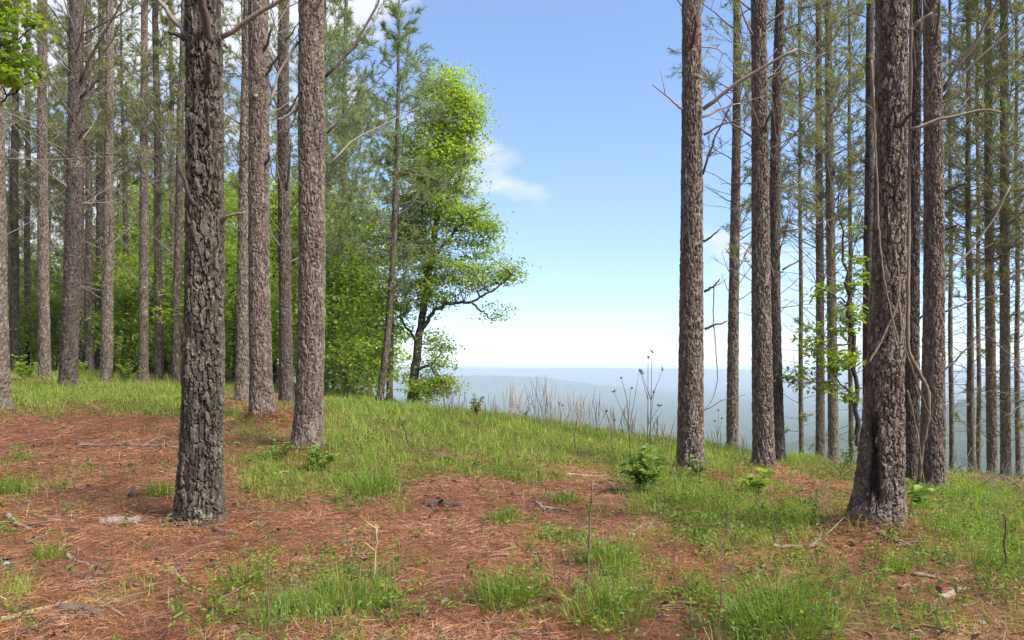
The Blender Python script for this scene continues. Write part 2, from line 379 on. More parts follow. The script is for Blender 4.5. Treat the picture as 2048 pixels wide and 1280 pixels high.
# ------------------------------------------------------------------ ground sheet
def sector(n_in, n_out):
    a = np.linspace(-R(46), R(46), n_in); b = np.linspace(R(46), R(314), n_out)[1:-1]
    return np.concatenate([a, b])
def build_ground():
    th = sector(350, 70); rr = np.concatenate([[0.05, 0.8, 1.6], np.geomspace(2.2, 30, 250), np.geomspace(31, 150, 40)])
    X = rr[:, None] * np.sin(th)[None]; Y = rr[:, None] * np.cos(th)[None]
    Z = height(X, Y)
    Ys = np.where(Y > 0.5, Y, 0.5); px, py = proj(X, Ys, Z)
    g = green(px.ravel(), np.where(Y > .5, py, 5000).ravel(), X.ravel(), Y.ravel()).reshape(X.shape)
    near = (rr < 14)[:, None]
    Z = Z + near * rng.normal(0, 0.006, X.shape) * np.clip(rr[:, None] / 5, .3, 1.2)
    nr, na = X.shape; i = np.arange(nr - 1)[:, None] * na; j = np.arange(na)[None]; j2 = (j + 1) % na
    Q = np.stack([i + j, i + na + j, i + na + j2, i + j2], -1).reshape(-1, 4)
    b = MB(); b.add(np.stack([X, Y, Z], -1), Q, tone=g.ravel())
    m, n, l, out = new_mat('forest_floor')
    p = n.new('ShaderNodeBsdfPrincipled'); p.inputs['Roughness'].default_value = 0.95; p.inputs['Specular IOR Level'].default_value = 0.1
    v = obj_vec(n, l); n1 = noise(n, l, 55, 6, 0.75, v, 1.5); n2 = noise(n, l, 2.2, 4, 0.6, v); n3 = noise(n, l, 9, 4, 0.65, v)
    r = ramp(n, [(0.25, (0.055, 0.028, 0.016)), (0.5, (0.18, 0.082, 0.044)), (0.75, (0.32, 0.155, 0.086))]); l.new(n1.outputs['Fac'], r.inputs[0])
    c = mixc(n, l, maprange(n, l, n2.outputs['Fac'], 0.52, 0.75, 0, 0.6), r.outputs[0], (0.10, 0.062, 0.042))
    c = mixc(n, l, maprange(n, l, n3.outputs['Fac'], 0.60, 0.72, 0, 0.5), c, (0.05, 0.032, 0.022))
    gm = mixc(n, l, n1.outputs['Fac'], (0.06, 0.062, 0.02), (0.13, 0.13, 0.045))
    c = mixc(n, l, maprange(n, l, attr(n, 'tone'), 0.35, 1.0, 0, 0.7), c, gm)
    l.new(c, p.inputs['Base Color'])
    bp = n.new('ShaderNodeBump'); bp.inputs['Strength'].default_value = 0.9; bp.inputs['Distance'].default_value = 0.03
    l.new(n1.outputs['Fac'], bp.inputs['Height']); l.new(bp.outputs[0], p.inputs['Normal']); l.new(p.outputs[0], out.inputs[0])
    tag(b.build('ground', m), kind='structure')
build_ground()

# ------------------------------------------------------------------ valley and ridges
def build_hills():
    th = np.linspace(-R(48), R(48), 380); rr = np.geomspace(120, 14000, 160)
    X = rr[:, None] * np.sin(th)[None]; Y = rr[:, None] * np.cos(th)[None]
    px = 1024 + F * np.tan(th)[None] * np.ones_like(X); r = rr[:, None] * np.ones_like(X)
    z0 = height(150 * X / r, 150 * Y / r) - 6
    floor = -195 + 30 * (fbm(X / 900, Y / 900, 5, 3) - 0.5)
    Z = z0 + (floor - z0) * sstep(120, 750, r)
    Z = Z + sstep(6600, 9000, r) * (177 + 24 * (fbm(X / 1800, r * 0 + 3, 17, 4) - .5) - 6 * sstep(1000, 1600, px))
    Z = Z + sstep(11000, 12800, r) * (30 * (1 - sstep(900, 1250, px)) + 8 * (fbm(X / 1500, r * 0, 41, 3) - .5))
    A2 = 138 * (1 - sstep(980, 1420, px)) + 10 * (fbm(X / 500, Y / 500, 8, 3) - .5)
    Z = Z + A2 * np.exp(-((r - 5200) / 620) ** 2)
    A3 = (150 * sstep(1540, 2080, px)) * (0.9 + 0.25 * (fbm(px / 90, r / 900, 31, 3) - .5))
    Z = Z + A3 * np.exp(-((r - 2300) / 620) ** 2)
    A4 = 70 * sstep(1400, 1700, px) * (0.7 + .6 * fbm(px / 120, r / 700, 77, 2))
    Z = Z + A4 * np.exp(-((r - 1500) / 260) ** 2)
    Z = Z + sstep(300, 900, r) * (np.clip(r / 300, 3, 14) * (fbm(X / np.clip(r / 60, 12, 70), Y / np.clip(r / 30, 20, 120), 4, 3) - .5))
    nr, na = X.shape; i = np.arange(nr - 1)[:, None] * na; j = np.arange(na - 1)[None]
    Q = np.stack([i + j, i + na + j, i + na + j + 1, i + j + 1], -1).reshape(-1, 4)
    b = MB(); b.add(np.stack([X, Y, Z], -1), Q)
    m, n, l, out = new_mat('wooded_hills')
    p = n.new('ShaderNodeBsdfPrincipled'); p.inputs['Roughness'].default_value = 1.0; p.inputs['Specular IOR Level'].default_value = 0.0
    v = obj_vec(n, l); n1 = noise(n, l, 0.018, 6, 0.75, v); n2 = noise(n, l, 0.0022, 4, 0.6, v)
    r_ = ramp(n, [(0.3, (0.015, 0.024, 0.012)), (0.5, (0.04, 0.058, 0.026)), (0.7, (0.085, 0.115, 0.05))]); l.new(n1.outputs['Fac'], r_.inputs[0])
    c = mixc(n, l, maprange(n, l, n2.outputs['Fac'], 0.45, 0.7, 0, 0.5), r_.outputs[0], (0.035, 0.055, 0.03))
    l.new(c, p.inputs['Base Color']); l.new(p.outputs[0], out.inputs[0])
    tag(b.build('hills', m), kind='structure')
build_hills()

def build_haze():
    b = MB(); x0, x1, y0, y1, z0, z1 = -12500, 12500, -260, 15000, -290, 31
    V = [(x0,y0,z0),(x1,y0,z0),(x1,y1,z0),(x0,y1,z0),(x0,y0,z1),(x1,y0,z1),(x1,y1,z1),(x0,y1,z1)]
    b.add(V, [(0,3,2,1),(4,5,6,7),(0,1,5,4),(1,2,6,5),(2,3,7,6),(3,0,4,7)])
    m, n, l, out = new_mat('haze')
    pv = n.new('ShaderNodeVolumePrincipled'); pv.inputs['Density'].default_value = 1.7e-4
    pv.inputs['Color'].default_value = (0.60, 0.70, 0.88, 1); pv.inputs['Anisotropy'].default_value = 0.0
    l.new(pv.outputs[0], out.inputs['Volume'])
    tag(b.build('haze', m, smooth=False), kind='stuff')
build_haze()

# ------------------------------------------------------------------ foliage makers
def tufts(b, P, D, m=14, L=0.13, w=0.004, spread=0.6):
    """Bundles of pine needles: m thin blades round each twig end."""
    n = len(P)
    if not n: return
    d = unit(np.repeat(D, m, 0) * (1 - spread * 0.5) + rdir(n * m) * spread)
    p = np.repeat(P, m, 0) + np.repeat(D, m, 0) * rng.uniform(-0.09, 0.03, (n * m, 1))
    ln = L * rng.uniform(0.7, 1.2, (n * m, 1))
    s = unit(np.cross(d, rdir(n * m))) * w
    V = np.stack([p - s, p + s, p + d * ln], 1).reshape(-1, 3)
    tn = np.repeat(np.clip(np.repeat(rng.uniform(0.1, 0.9, n), m) + rng.normal(0, .12, n * m), 0, 1), 3)
    b.add(V, T=np.arange(n * m * 3).reshape(-1, 3), tone=tn)

def leaves(b, P, size, up=0.6, tone=None, aspect=0.5, hexa=False, N=None, D=None):
    """Single leaves folded along the midrib."""
    n = len(P)
    if not n: return
    if D is None: D = unit(rdir(n) * np.array([1, 1, 0.55]) + np.array([0, 0, -0.12]))
    if N is None: N = unit(rdir(n) * 0.8 + np.array([0, 0, up]))
    S = unit(np.cross(D, N)); N = np.cross(S, D)
    s = (size * rng.uniform(0.65, 1.25, n))[:, None]
    if tone is None: tone = rng.uniform(0, 1, n)
    lift = rng.uniform(0.03, 0.22, (n, 1)) * s
    droop = -N * s * rng.uniform(0.0, 0.2, (n, 1))
    if hexa:
        V = np.stack([P, P + D * s * .35 + S * s * aspect * .46 + N * lift, P + D * s * .75 + S * s * aspect * .33 + N * lift + droop * .5,
                      P + D * s + droop, P + D * s * .75 - S * s * aspect * .33 + N * lift + droop * .5,
                      P + D * s * .35 - S * s * aspect * .46 + N * lift], 1).reshape(-1, 3)
        k = np.arange(n)[:, None] * 6
        Q = np.concatenate([k + np.array([[0, 1, 2, 3]]), k + np.array([[0, 3, 4, 5]])])
        b.add(V, Q, tone=np.repeat(tone, 6))
    else:
        V = np.stack([P, P + D * s * .5 + S * s * aspect * .5 + N * lift, P + D * s + droop, P + D * s * .5 - S * s * aspect * .5 + N * lift], 1).reshape(-1, 3)
        k = np.arange(n)[:, None] * 4
        T = np.concatenate([k + np.array([[0, 1, 2]]), k + np.array([[0, 2, 3]])])
        b.add(V, T=T, tone=np.repeat(tone, 4))

def blades(b, P, h, w, lean, tone, head=None):
    """Bent grass blades, two segments each."""
    n = len(P)
    if head is None: head = rng.uniform(0, 2 * math.pi, n)
    H = np.stack([np.cos(head), np.sin(head), np.zeros(n)], -1)
    t2 = rng.uniform(0, 2 * math.pi, n)
    S = np.stack([np.cos(t2), np.sin(t2), np.zeros(n)], -1) * w[:, None]
    up = np.array([0, 0, 1.0])
    m1 = P + H * (h * lean * .3)[:, None] + up * (h * .55)[:, None]
    tip = P + H * (h * lean)[:, None] + up * (h * (1 - .35 * lean ** 2))[:, None]
    V = np.stack([P - S, P + S, m1 + S * .75, m1 - S * .75, tip], 1).reshape(-1, 3)
    k = np.arange(n)[:, None] * 5
    b.add(V, k + np.array([[0, 1, 2, 3]]), k + np.array([[3, 2, 4]]), tone=np.repeat(tone, 5))

def wpath(a, d, L, n=6, bend=0.0, jit=0.04, sag=0.0):
    """A slightly wandering path from a along d."""
    t = np.linspace(0, 1, n)[:, None]; d = np.asarray(d, float)
    side = unit(np.cross(d, [0.02, 0.1, 1.0]))
    p = np.asarray(a) + d * L * t + side * (bend * L) * t ** 2 + np.array([0, 0, 1.0]) * (sag * L) * t ** 2
    j = rng.normal(0, jit * L / n, (n, 3)); j[0] = 0
    return p + np.cumsum(j, 0)

# ------------------------------------------------------------------ pines
def plates(u, v, nu, s):
    """Bark plates: cell distance fields over an unrolled trunk (u wraps at nu)."""
    f1 = np.full(u.shape, 9.0); f2 = f1.copy(); cid = np.zeros(u.shape)
    iu, iv = np.floor(u), np.floor(v)
    for du in (-1, 0, 1):
        for dv in (-1, 0, 1):
            cu, cv = iu + du, iv + dv; w = np.mod(cu, nu)
            x = cu + 0.5 + 0.9 * (hash2(w, cv, s) - .5); y = cv + .5 + 0.9 * (hash2(w, cv, s + 5) - .5)
            d = np.hypot(u - x, (v - y) * 1.15)
            m = d < f1; f2 = np.where(m, f1, np.minimum(f2, d)); cid = np.where(m, hash2(w, cv, s + 9), cid); f1 = np.where(m, d, f1)
    return f2 - f1, cid

def trunk_part(root, pts, widths, d, H, mat, near, seed, scar=None, name='trunk'):
    """pts: centre line (column,row), base first; widths: (row, width)."""
    W3 = np.array([P3(px, py, d) for px, py in pts])
    o = np.argsort(W3[:, 2]); zc, xc = W3[o, 2], W3[o, 0]
    sl = (xc[-1] - xc[0]) / max(zc[-1] - zc[0], .1) * 0.8
    zt = zc[-1]; gzv = gz(xc[0], d); top = gzv + H
    deg = min(3, len(zc) - 1); cf = np.polyfit(zc, xc, deg)
    wz = np.array([CAM_H - (py - HY) / F * d for py, _ in widths]); wr = np.array([w / F * d / 2 for _, w in widths])
    o = np.argsort(wz); wz, wr = wz[o], wr[o]
    vis = min(zt, CAM_H + HY / F * d + 0.3)
    if near == 2: nu, dz = 144, 0.0115
    elif near == 1: nu, dz = (84, 0.025) if d < 13 else (44, 0.04)
    else: nu, dz = 16, 0.25
    z0 = gzv - 0.12
    zs = np.concatenate([np.arange(z0, vis, dz), np.linspace(vis, top, 14)])
    cx = np.where(zs <= zt, np.polyval(cf, np.minimum(zs, zt)), np.polyval(cf, zt) + (zs - zt) * sl)
    r = np.interp(zs, wz, wr); rt = np.interp(zt, wz, wr)
    r = np.where(zs > zt, rt * np.clip(1 - 0.93 * (zs - zt) / max(top - zt, .1), .05, 1), r)
    if near == 0:
        cy_ = d + 0.03 * np.sin(zs * 0.9 + seed)
    else: cy_ = np.full_like(zs, d)
    th = np.arange(nu) * 2 * math.pi / nu
    tt, zz = np.meshgrid(th, zs); rr = np.repeat(r[:, None], nu, 1)
    base = gzv
    fl = np.exp(-np.maximum(zz - base, 0) / 0.16)
    rr = rr * (1 + fl * (0.02 + 0.08 * np.sin(tt * 5 + seed) + .05 * np.sin(tt * 3 + seed * 2)))
    tone = np.full(tt.shape, 0.5); aux = np.zeros(tt.shape)
    if near:
        rm = float(np.median(r[zs < vis])); cw, ch, dep = ((0.047, 0.15, 0.034) if 6.2 < d < 7 else (0.040, 0.105, 0.023)); nc = max(8, round(2 * math.pi * rm / cw))
        u = tt / (2 * math.pi) * nc; v = zz / ch
        wu = (fbm(u * .8 + 40, v * .55, seed, 2) - .5) * 0.9 + 0.35 * np.sin(v * .23 + seed); wv = (fbm(u * .9, v * .9 + 30, seed + 4, 2) - .5) * 1.4
        wu = wu + (fbm(u * 2.6, v * 1.9 + 9, seed + 2, 3) - .5) * 0.75; wv = wv + (fbm(u * 2.2 + 5, v * 2.6, seed + 6, 3) - .5) * 0.8
        e, cid = plates(u + wu, v + wv, nc, seed)
        crack = sstep(0.25, 0.6, fbm(u * .7, v * .5 + 3, seed + 8, 2))            # some furrows close up
        pl = 1 - (1 - sstep(0.05, 0.21, e)) * (0.4 + 0.6 * crack)
        lay = fbm(u * 1.9 + wu * 2, v * 1.5 + wv, seed + 12, 4) * 6; stp = np.floor(lay) + sstep(0.72, 1.0, lay - np.floor(lay))   # flaking layers
        e2, cid2 = plates(u * 2 + wu * 2, v * 2.1 + 7 + wv, nc * 2, seed + 3)
        rr = rr * .975 + dep * (pl * (0.7 + 0.4 * cid) - 0.98) + 0.0034 * (stp - 3) + 0.003 * (sstep(0, .2, e2) - .7) + rng.normal(0, 0.0011, tt.shape)
        tone = np.clip(-0.05 + 0.55 * cid + 0.42 * cid2 + 0.35 * (stp / 5 - .2) + rng.normal(0, .08, tt.shape), 0, 1)
    else:
        rr = rr * (1 + rng.normal(0, 0.035, tt.shape)) + 0.004 * np.sin(zz * 17 + tt * 3)
    if scar:
        (sa, sz0, sz1, sw, sdp) = scar
        cen = sa + 0.22 * np.sin(zz * 3.1)
        m = np.exp(-((tt - cen) / (sw * (0.75 + .35 * np.sin(zz * 5 + 1)))) ** 4) * sstep(sz0, sz0 + .12, zz) * (1 - sstep(sz1 - .35, sz1, zz))
        m = m * sstep(0.18, 0.42, fbm(tt * 7, zz * 6, 3, 4))
        cb_ = fbm(tt * 16, zz * 9, 5, 4); rr = rr - m * (sdp * (.55 + .9 * cb_)); aux = np.clip(m * (.6 + 1.0 * fbm(tt * 9, zz * 5, 15, 3)), 0, .96)
    V = np.stack([cx[:, None] - rr * np.sin(tt), cy_[:, None] + rr * np.cos(tt), zz], -1)   # the seam faces away
    nr = len(zs); i = np.arange(nr - 1)[:, None] * nu; j = np.arange(nu)[None]; j2 = (j + 1) % nu
    Q = np.stack([i + j, i + j2, i + nu + j2, i + nu + j], -1).reshape(-1, 4)
    b = MB(); off = np.array(root.location)
    b.add(V.reshape(-1, 3) - off, Q, tone=tone.ravel(), aux=aux.ravel())
    b.build(name, mat, root, smooth=not near)
    def at(z):
        x = np.polyval(cf, min(z, zt)) + max(z - zt, 0) * sl
        return np.array([x, d, z]), float(np.interp(z, zs, r))
    return at, top

def make_branch(b, a, dr, L, r0, twigs=4, k=5, sag=0.1, ends=None, tw_len=0.35, tone=None, kids=2):
    """One limb with its twigs in one mesh; ends collects (point, direction) of twig tips."""
    tn = rng.uniform(.25, .9) if tone is None else tone
    p = wpath(a, dr, L, 7, rng.normal(0, .10), 0.09, sag)
    b.tube(p, np.linspace(r0, r0 * .28, 7), min(k, 4) if r0 < .012 else k, tn)
    if ends is not None: ends.append((p[-1], unit(p[-1] - p[-2])))
    for _ in range(twigs):
        t = rng.uniform(0.25, 0.97); i = min(int(t * 6), 5); q = p[i] + (p[i + 1] - p[i]) * (t * 6 - i)
        d2 = unit(unit(p[i + 1] - p[i]) * 0.8 + rdir(1)[0] * 0.75 + np.array([0, 0, .15]))
        l2 = tw_len * L * rng.uniform(.4, 1.1) * (1.1 - .6 * t)
        q2 = wpath(q, d2, l2, 4, rng.normal(0, .15), 0.12, 0.08)
        b.tube(q2, np.linspace(r0 * .42, r0 * .18, 4), 3, tn)
        if ends is not None:
            dq = unit(q2[-1] - q2[1]); ends += [(q2[-1], dq), (q2[2] * .6 + q2[-1] * .4, dq)]
            if l2 > .35:
                for _k in range(kids):
                    s = q2[rng.integers(1, 3)]; d3 = unit(unit(q2[-1] - q2[0]) + rdir(1)[0] * .9)
                    q3 = s + d3 * l2 * rng.uniform(.3, .6)
                    b.tube(np.stack([s, q3]), [r0 * .2, r0 * .12], 3, tn); ends.append((q3, d3))
    return p

def pine(label, pts, widths, d, H=18.0, mat='bark_mid', near=0, seed=1, dead=(2.5, 8.5, 18), live=(8.5, 26), el=(36, 14), L=(1.1, 2.6), cone=False,
         stubs=(), scar=None, needle='needle', group=None, low_live=0.0, tuft_n=9, facing=None, rad=0.013):
    b0 = P3(*pts[0], d); z = gz(b0[0], d)
    root = thing('pine_tree', (b0[0], d, z), label, 'pine tree', group or 'tall pines of the ridge-top grove')
    off = np.array(root.location)
    at, top = trunk_part(root, pts, widths, d, H, M[mat + '_relief' if near else mat], near, seed, scar)
    crown = MB(); ends = []
    z0, z1, n = dead; n = round(n * (1.6 if near < 2 and d > 13 and not cone else 1))
    for i in range(n):
        zz = z + z0 + (z1 - z0) * (i + rng.uniform(0, .9)) / n
        c, r = at(zz); az = rng.uniform(0, 2 * math.pi) if facing is None else rng.normal(*facing)
        e = R(rng.normal(*el)); dr = np.array([math.cos(az) * math.cos(e), math.sin(az) * math.cos(e), math.sin(e)])
        f = (zz - z - z0) / (z1 - z0 + .01); ln = rng.uniform(*L) * ((0.6 + .5 * f) if not cone else (.55 + .45 * min(1, f / .25)) * (1.12 - .88 * max(0, f - .2) / .8))
        b = MB(); en = [] if rng.random() < low_live + .9 * max(0, f - .5) else None
        make_branch(b, c + dr * r * .6 - off, dr, ln, rad * rng.uniform(.7, 1.3), rng.integers(2, 6) if en is None else rng.integers(6, 10), 5, rng.normal(.06, .1), en, kids=2 if en is None else 3)
        b.build('branch', M['twig'], root)
        if en: ends += en
    z2, n2 = live; lb = MB()
    for i in range(n2):
        t = (i + rng.uniform(0, 1)) / n2; zz = z + z2 + (H - z2) * t
        c, r = at(min(zz, top)); az = i * 2.4 + rng.normal(0, .5); e = R(rng.normal(22 + 25 * t, 9))
        dr = np.array([math.cos(az) * math.cos(e), math.sin(az) * math.cos(e), math.sin(e)])
        make_branch(lb, c - off, dr, rng.uniform(1.5, 2.7) * (1.05 - .72 * t), 0.02, 8, 4, .12, ends, 0.5, kids=3 if z2 < 9 else 1)
    if n2: lb.build('crown_limbs', M['twig'], root)['kind'] = 'stuff'
    if ends:
        Pn = np.array([e[0] for e in ends]); Dn = np.array([e[1] for e in ends])
        nw = 0.0058 * max(1, d / 14)
        tufts(crown, Pn, Dn, tuft_n, 0.16, nw); tufts(crown, Pn - Dn * .12, unit(Dn + rdir(len(Pn)) * .6), tuft_n // 2, 0.15, nw)
        crown.build('crown', M[needle], root, smooth=False)
    for st in stubs:
        P = [P3(px, py, d - 0.0) for px, py in st['p']]; dy = st.get('dy', -0.12)
        P = np.array(P); P[:, 1] += np.linspace(dy * .4, dy * st.get('k', 2.0), len(P))
        tt = np.linspace(0, 1, 6 if len(P) < 3 else 9); tp = np.linspace(0, 1, len(P))
        Pi = np.stack([np.interp(tt, tp, P[:, c]) for c in range(3)], -1) + rng.normal(0, .006, (len(tt), 3))
        w = st['w'] / F * d / 2; b = MB()
        b.tube(Pi - off, np.linspace(w, w * st.get('e', .4), len(tt)), 8 if near else 6, rng.uniform(.3, .9), 0.06)
        for _ in range(st.get('tw', 0)):
            i = rng.integers(1, len(tt)); dd = unit(unit(Pi[i] - Pi[i - 1]) + rdir(1)[0] * .8)
            q = wpath(Pi[i] - off, dd, rng.uniform(.15, .5), 4, 0, .1, .05); b.tube(q, np.linspace(w * .35, w * .12, 4), 4, .6)
        o = b.build('branch', M[st.get('m', 'twig')], root)
        if st.get('label'): o['label'] = st['label']
    return root

S = lambda *p, **k: dict(p=list(p), **k)
G_L = 'pines of the left grove'
pine('dark lichen-covered pine trunk standing closest on the left, spotted pale green', [(398,1045),(403,900),(408,640),(410,300),(406,0)],
     [(1050,108),(1020,100),(980,92),(900,85),(640,78),(300,74),(0,70)], 6.4, 18, 'bark_lichen', 2, 3, dead=(5.2,8.8,6), live=(9,9), group=G_L,
     stubs=[S((425,95),(432,60),(437,30), w=17, e=.8, m='twig_dark', dy=-.2), S((420,178),(436,158),(451,135), w=15, e=.55, m='twig_dark', dy=-.18),
            S((422,285),(434,262),(447,228), w=9, e=.6, m='twig_dark', dy=-.16), S((384,82),(350,40),(312,-6), w=11, e=.75, m='twig', dy=-.08),
            S((374,82),(346,72), w=11, e=.6, m='twig_dark', dy=-.05), S((404,430),(396,400),(389,350), w=12, e=.5, m='twig_dark', dy=-.22, k=1.3),
            S((450,82),(500,50),(560,25),(640,-12), w=10, e=.75, m='stick', dy=-.1, label='pale bare limb reaching up to the right', tw=2), S((450,440),(472,432),(496,428), w=7, e=.6, m='stick', dy=-.05)])
pine('stout reddish-brown pine third-nearest on the left, base in grass beside a needle mound', [(613,893),(620,760),(623,640),(623,300),(623,0)],
     [(895,70),(870,62),(800,57),(640,54),(300,53),(0,51)], 9.6, 18, 'bark_near', 1, 7, dead=(5.5,8.8,8), live=(9,9), group=G_L,
     stubs=[S((598,85),(560,150),(545,215), w=6, e=.6, dy=-.05), S((598,215),(578,235),(560,246), w=7, e=.6, dy=-.05), S((650,150),(700,95),(745,10),(760,-40), w=6, e=.6, m='twig_dark', tw=6, dy=.1), S((650,260),(690,200),(740,140),(800,60), w=4, e=.4, m='twig_dark', tw=6, dy=.3),
            S((650,320),(700,250),(770,200),(820,160), w=4, e=.35, tw=6, dy=.5), S((622,17),(618,-10), w=14, dy=-.2)])
pine('thick brown pine rising from a needle mound, left of the stout reddish pine', [(525,832),(522,760),(520,640),(518,300),(516,0)],
     [(838,58),(815,52),(760,46),(640,43),(300,41),(0,39)], 12.0, 18, 'bark_near', 1, 12, dead=(4.5,8.8,9), live=(9,9), group=G_L,
     stubs=[S((525,115),(540,95),(553,70), w=6, e=.7, m='twig_dark'), S((528,160),(555,130),(580,100), w=6, e=.5, m='twig_dark'), S((530,335),(542,325),(549,312), w=7, m='twig_dark'), S((500,160),(470,148),(440,145), w=5, dy=0), S((517,192),(520,205), w=13)])
pine('grey-brown pine partly hidden behind the mound pine, on its left side', [(487,797),(487,640),(491,300),(497,0)],
     [(800,40),(770,33),(640,28),(300,24),(0,20)], 15.4, 18, 'bark_mid', 1, 15, dead=(3.2,8.8,14), live=(9,9), group=G_L,
     stubs=[S((480,330),(455,285),(440,240), w=4), S((482,250),(460,235),(440,232), w=4), S((495,325),(500,315), w=6, m='twig_dark')])
pine('slim blackish pine between the mound pine and the stout reddish pine', [(573,806),(571,640),(567,300),(568,0)],
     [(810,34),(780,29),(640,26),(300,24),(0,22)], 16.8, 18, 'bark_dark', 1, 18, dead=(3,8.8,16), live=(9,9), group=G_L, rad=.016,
     stubs=[S((567,160),(545,120),(535,80), w=6, m='twig_dark'), S((567,240),(590,215),(605,190), w=6, m='twig_dark'), S((565,235),(548,190),(540,150), w=5, m='twig_dark'), S((575,385),(585,340),(592,290), w=5, m='twig_dark', dy=-.2), S((567,380),(550,355),(545,330), w=4, m='twig_dark')])
pine('pine cut off by the left picture edge, only its right side showing', [(-5,817),(-9,560),(-14,0)],
     [(820,56),(790,48),(640,42),(0,34)], 13.0, 18, 'bark_mid', 1, 21, dead=(3,8.8,10), live=(9,9), group=G_L,
     stubs=[S((-2,240),(8,228),(15,222), w=8, m='twig_dark', dy=-.2)])
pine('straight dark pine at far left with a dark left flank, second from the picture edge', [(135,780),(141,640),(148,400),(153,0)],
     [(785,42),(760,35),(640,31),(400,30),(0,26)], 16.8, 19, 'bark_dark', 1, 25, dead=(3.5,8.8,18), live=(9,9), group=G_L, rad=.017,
     stubs=[S((160,170),(190,110),(230,50),(262,0), w=6, m='twig_dark', tw=4), S((163,195),(190,178),(212,165), w=6, m='twig_dark'), S((143,75),(115,30),(95,0), w=5, m='twig_dark', tw=3), S((155,285),(170,272),(190,262), w=5, m='twig_dark'), S((160,72),(220,50),(300,10), w=5, m='twig', tw=4)])
pine('slender grey pine at far left, between the edge pine and the dark-flanked pine', [(90,757),(88,640),(85,300),(84,0)],
     [(762,28),(740,23),(640,21),(300,19),(0,16)], 21, 18, 'bark_mid', 1, 28, dead=(3,9,18), live=(6.5,24), group=G_L)
pine('pale grey pine just right of the dark-flanked pine', [(213,768),(216,500),(220,0)], [(772,30),(750,24),(500,20),(0,14)], 22, 18, 'bark_mid', 1, 31, dead=(2.5,9,22), live=(6.2,25), group=G_L)
pine('straight pale pine standing alone in a green gap, midway to the lichen trunk', [(287,760),(288,400),(289,0)], [(765,24),(740,19),(400,17),(0,13)], 23, 18, 'bark_mid', 1, 34, dead=(2.5,9,22), live=(6.2,25), group=G_L)
pine('thin grey pine right of the lone pale pine, base in the grass band', [(317,775),(316,500),(313,200),(311,0)], [(780,20),(750,16),(400,13),(0,11)], 24, 18, 'bark_mid', 0, 37, dead=(2.5,9,20), live=(6.2,25), group=G_L)
pine('thin pale pine closest to the lichen trunk on its left side', [(353,780),(356,500),(364,150),(368,0)], [(785,20),(760,17),(400,14),(0,11)], 23.5, 18, 'bark_mid', 0, 40, dead=(2.5,9,20), live=(6.2,25), group=G_L)
pine('very thin brown pine touching the thin pale pine beside the lichen trunk', [(346,760),(345,500),(341,0)], [(765,11),(400,9),(0,7)], 29, 18, 'bark_mid', 0, 41, dead=(3,9,16), live=(7,26), group=G_L)
pine('thin dim pine just visible behind the right edge of the stout reddish pine', [(650,800),(652,500),(650,200),(648,0)], [(805,16),(700,13),(300,10),(0,8)], 26, 16, 'bark_mid', 0, 43, dead=(3.5,7,14), live=(7,40), el=(38,8), L=(1.5,3.2), group=G_L, needle='needle_blue', low_live=.5, tuft_n=9)
pine('slim pine behind the stout reddish pine with long needled boughs sweeping up over the gap', [(636,800),(637,400),(636,0)], [(805,16),(300,12),(0,9)], 20, 16, 'bark_mid', 0, 143, dead=(3.2,9.5,22), live=(9,9), el=(38,8), L=(1.6,3.3), group=G_L, needle='needle_blue', low_live=.9, tuft_n=9, facing=(0.1,.9))
pine('slim dim pine in the young leafy growth left of the slender young pine', [(690,800),(688,400),(692,0)], [(805,13),(300,10),(0,7)], 27, 15, 'bark_mid', 0, 144, dead=(4,9,12), live=(8,16), el=(30,10), L=(1.2,2.4), group=G_L, needle='needle_blue', low_live=.8, tuft_n=15)
pine('thin pine behind the dark-flanked pine, close on its right', [(163,758),(162,400),(163,0)], [(760,12),(0,9)], 28, 18, 'bark_mid', 0, 44, dead=(2.5,9,18), live=(7,26), group=G_L)
pine('thin lit pine between the dark-flanked pine and the pale grey pine', [(179,762),(177,400),(176,0)], [(765,15),(0,10)], 27, 18, 'bark_mid', 0, 45, dead=(2,9,18), live=(7,26), group=G_L)
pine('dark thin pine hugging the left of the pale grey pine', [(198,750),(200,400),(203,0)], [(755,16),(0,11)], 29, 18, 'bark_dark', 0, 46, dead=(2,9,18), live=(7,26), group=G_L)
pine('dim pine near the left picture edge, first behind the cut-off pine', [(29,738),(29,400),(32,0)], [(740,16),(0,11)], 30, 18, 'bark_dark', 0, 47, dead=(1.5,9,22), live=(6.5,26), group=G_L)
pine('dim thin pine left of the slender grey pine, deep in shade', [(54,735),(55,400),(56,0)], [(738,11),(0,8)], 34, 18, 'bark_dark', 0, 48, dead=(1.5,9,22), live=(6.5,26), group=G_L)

# the free-standing young pine at the gap, and the grey stem crossing it
pine('slender young pine with a full needled crown at the edge of the open gap', [(757,812),(770,720),(780,600),(790,440),(795,250),(798,30)],
     [(815,18),(780,15),(600,13),(400,10),(200,7),(40,3)], 21, 12.0, 'bark_mid', 0, 50, dead=(3.0,11.9,130), live=(4.5,0), el=(22,15), L=(1.5,3.3), cone=True, needle='needle_blue', low_live=.68, tuft_n=8, group='young pines at the gap', rad=.010)
pine('straight grey stem crossing behind the slender young pine at the gap', [(778,815),(781,700),(785,500),(789,330)], [(818,14),(700,12),(330,6)], 23, 9, 'bark_green', 0, 52, dead=(2,8.7,50), live=(6,0), el=(18,14), L=(.9,2.2), cone=True, needle='needle_blue', low_live=.5, tuft_n=9, group='young pines at the gap', rad=.009)

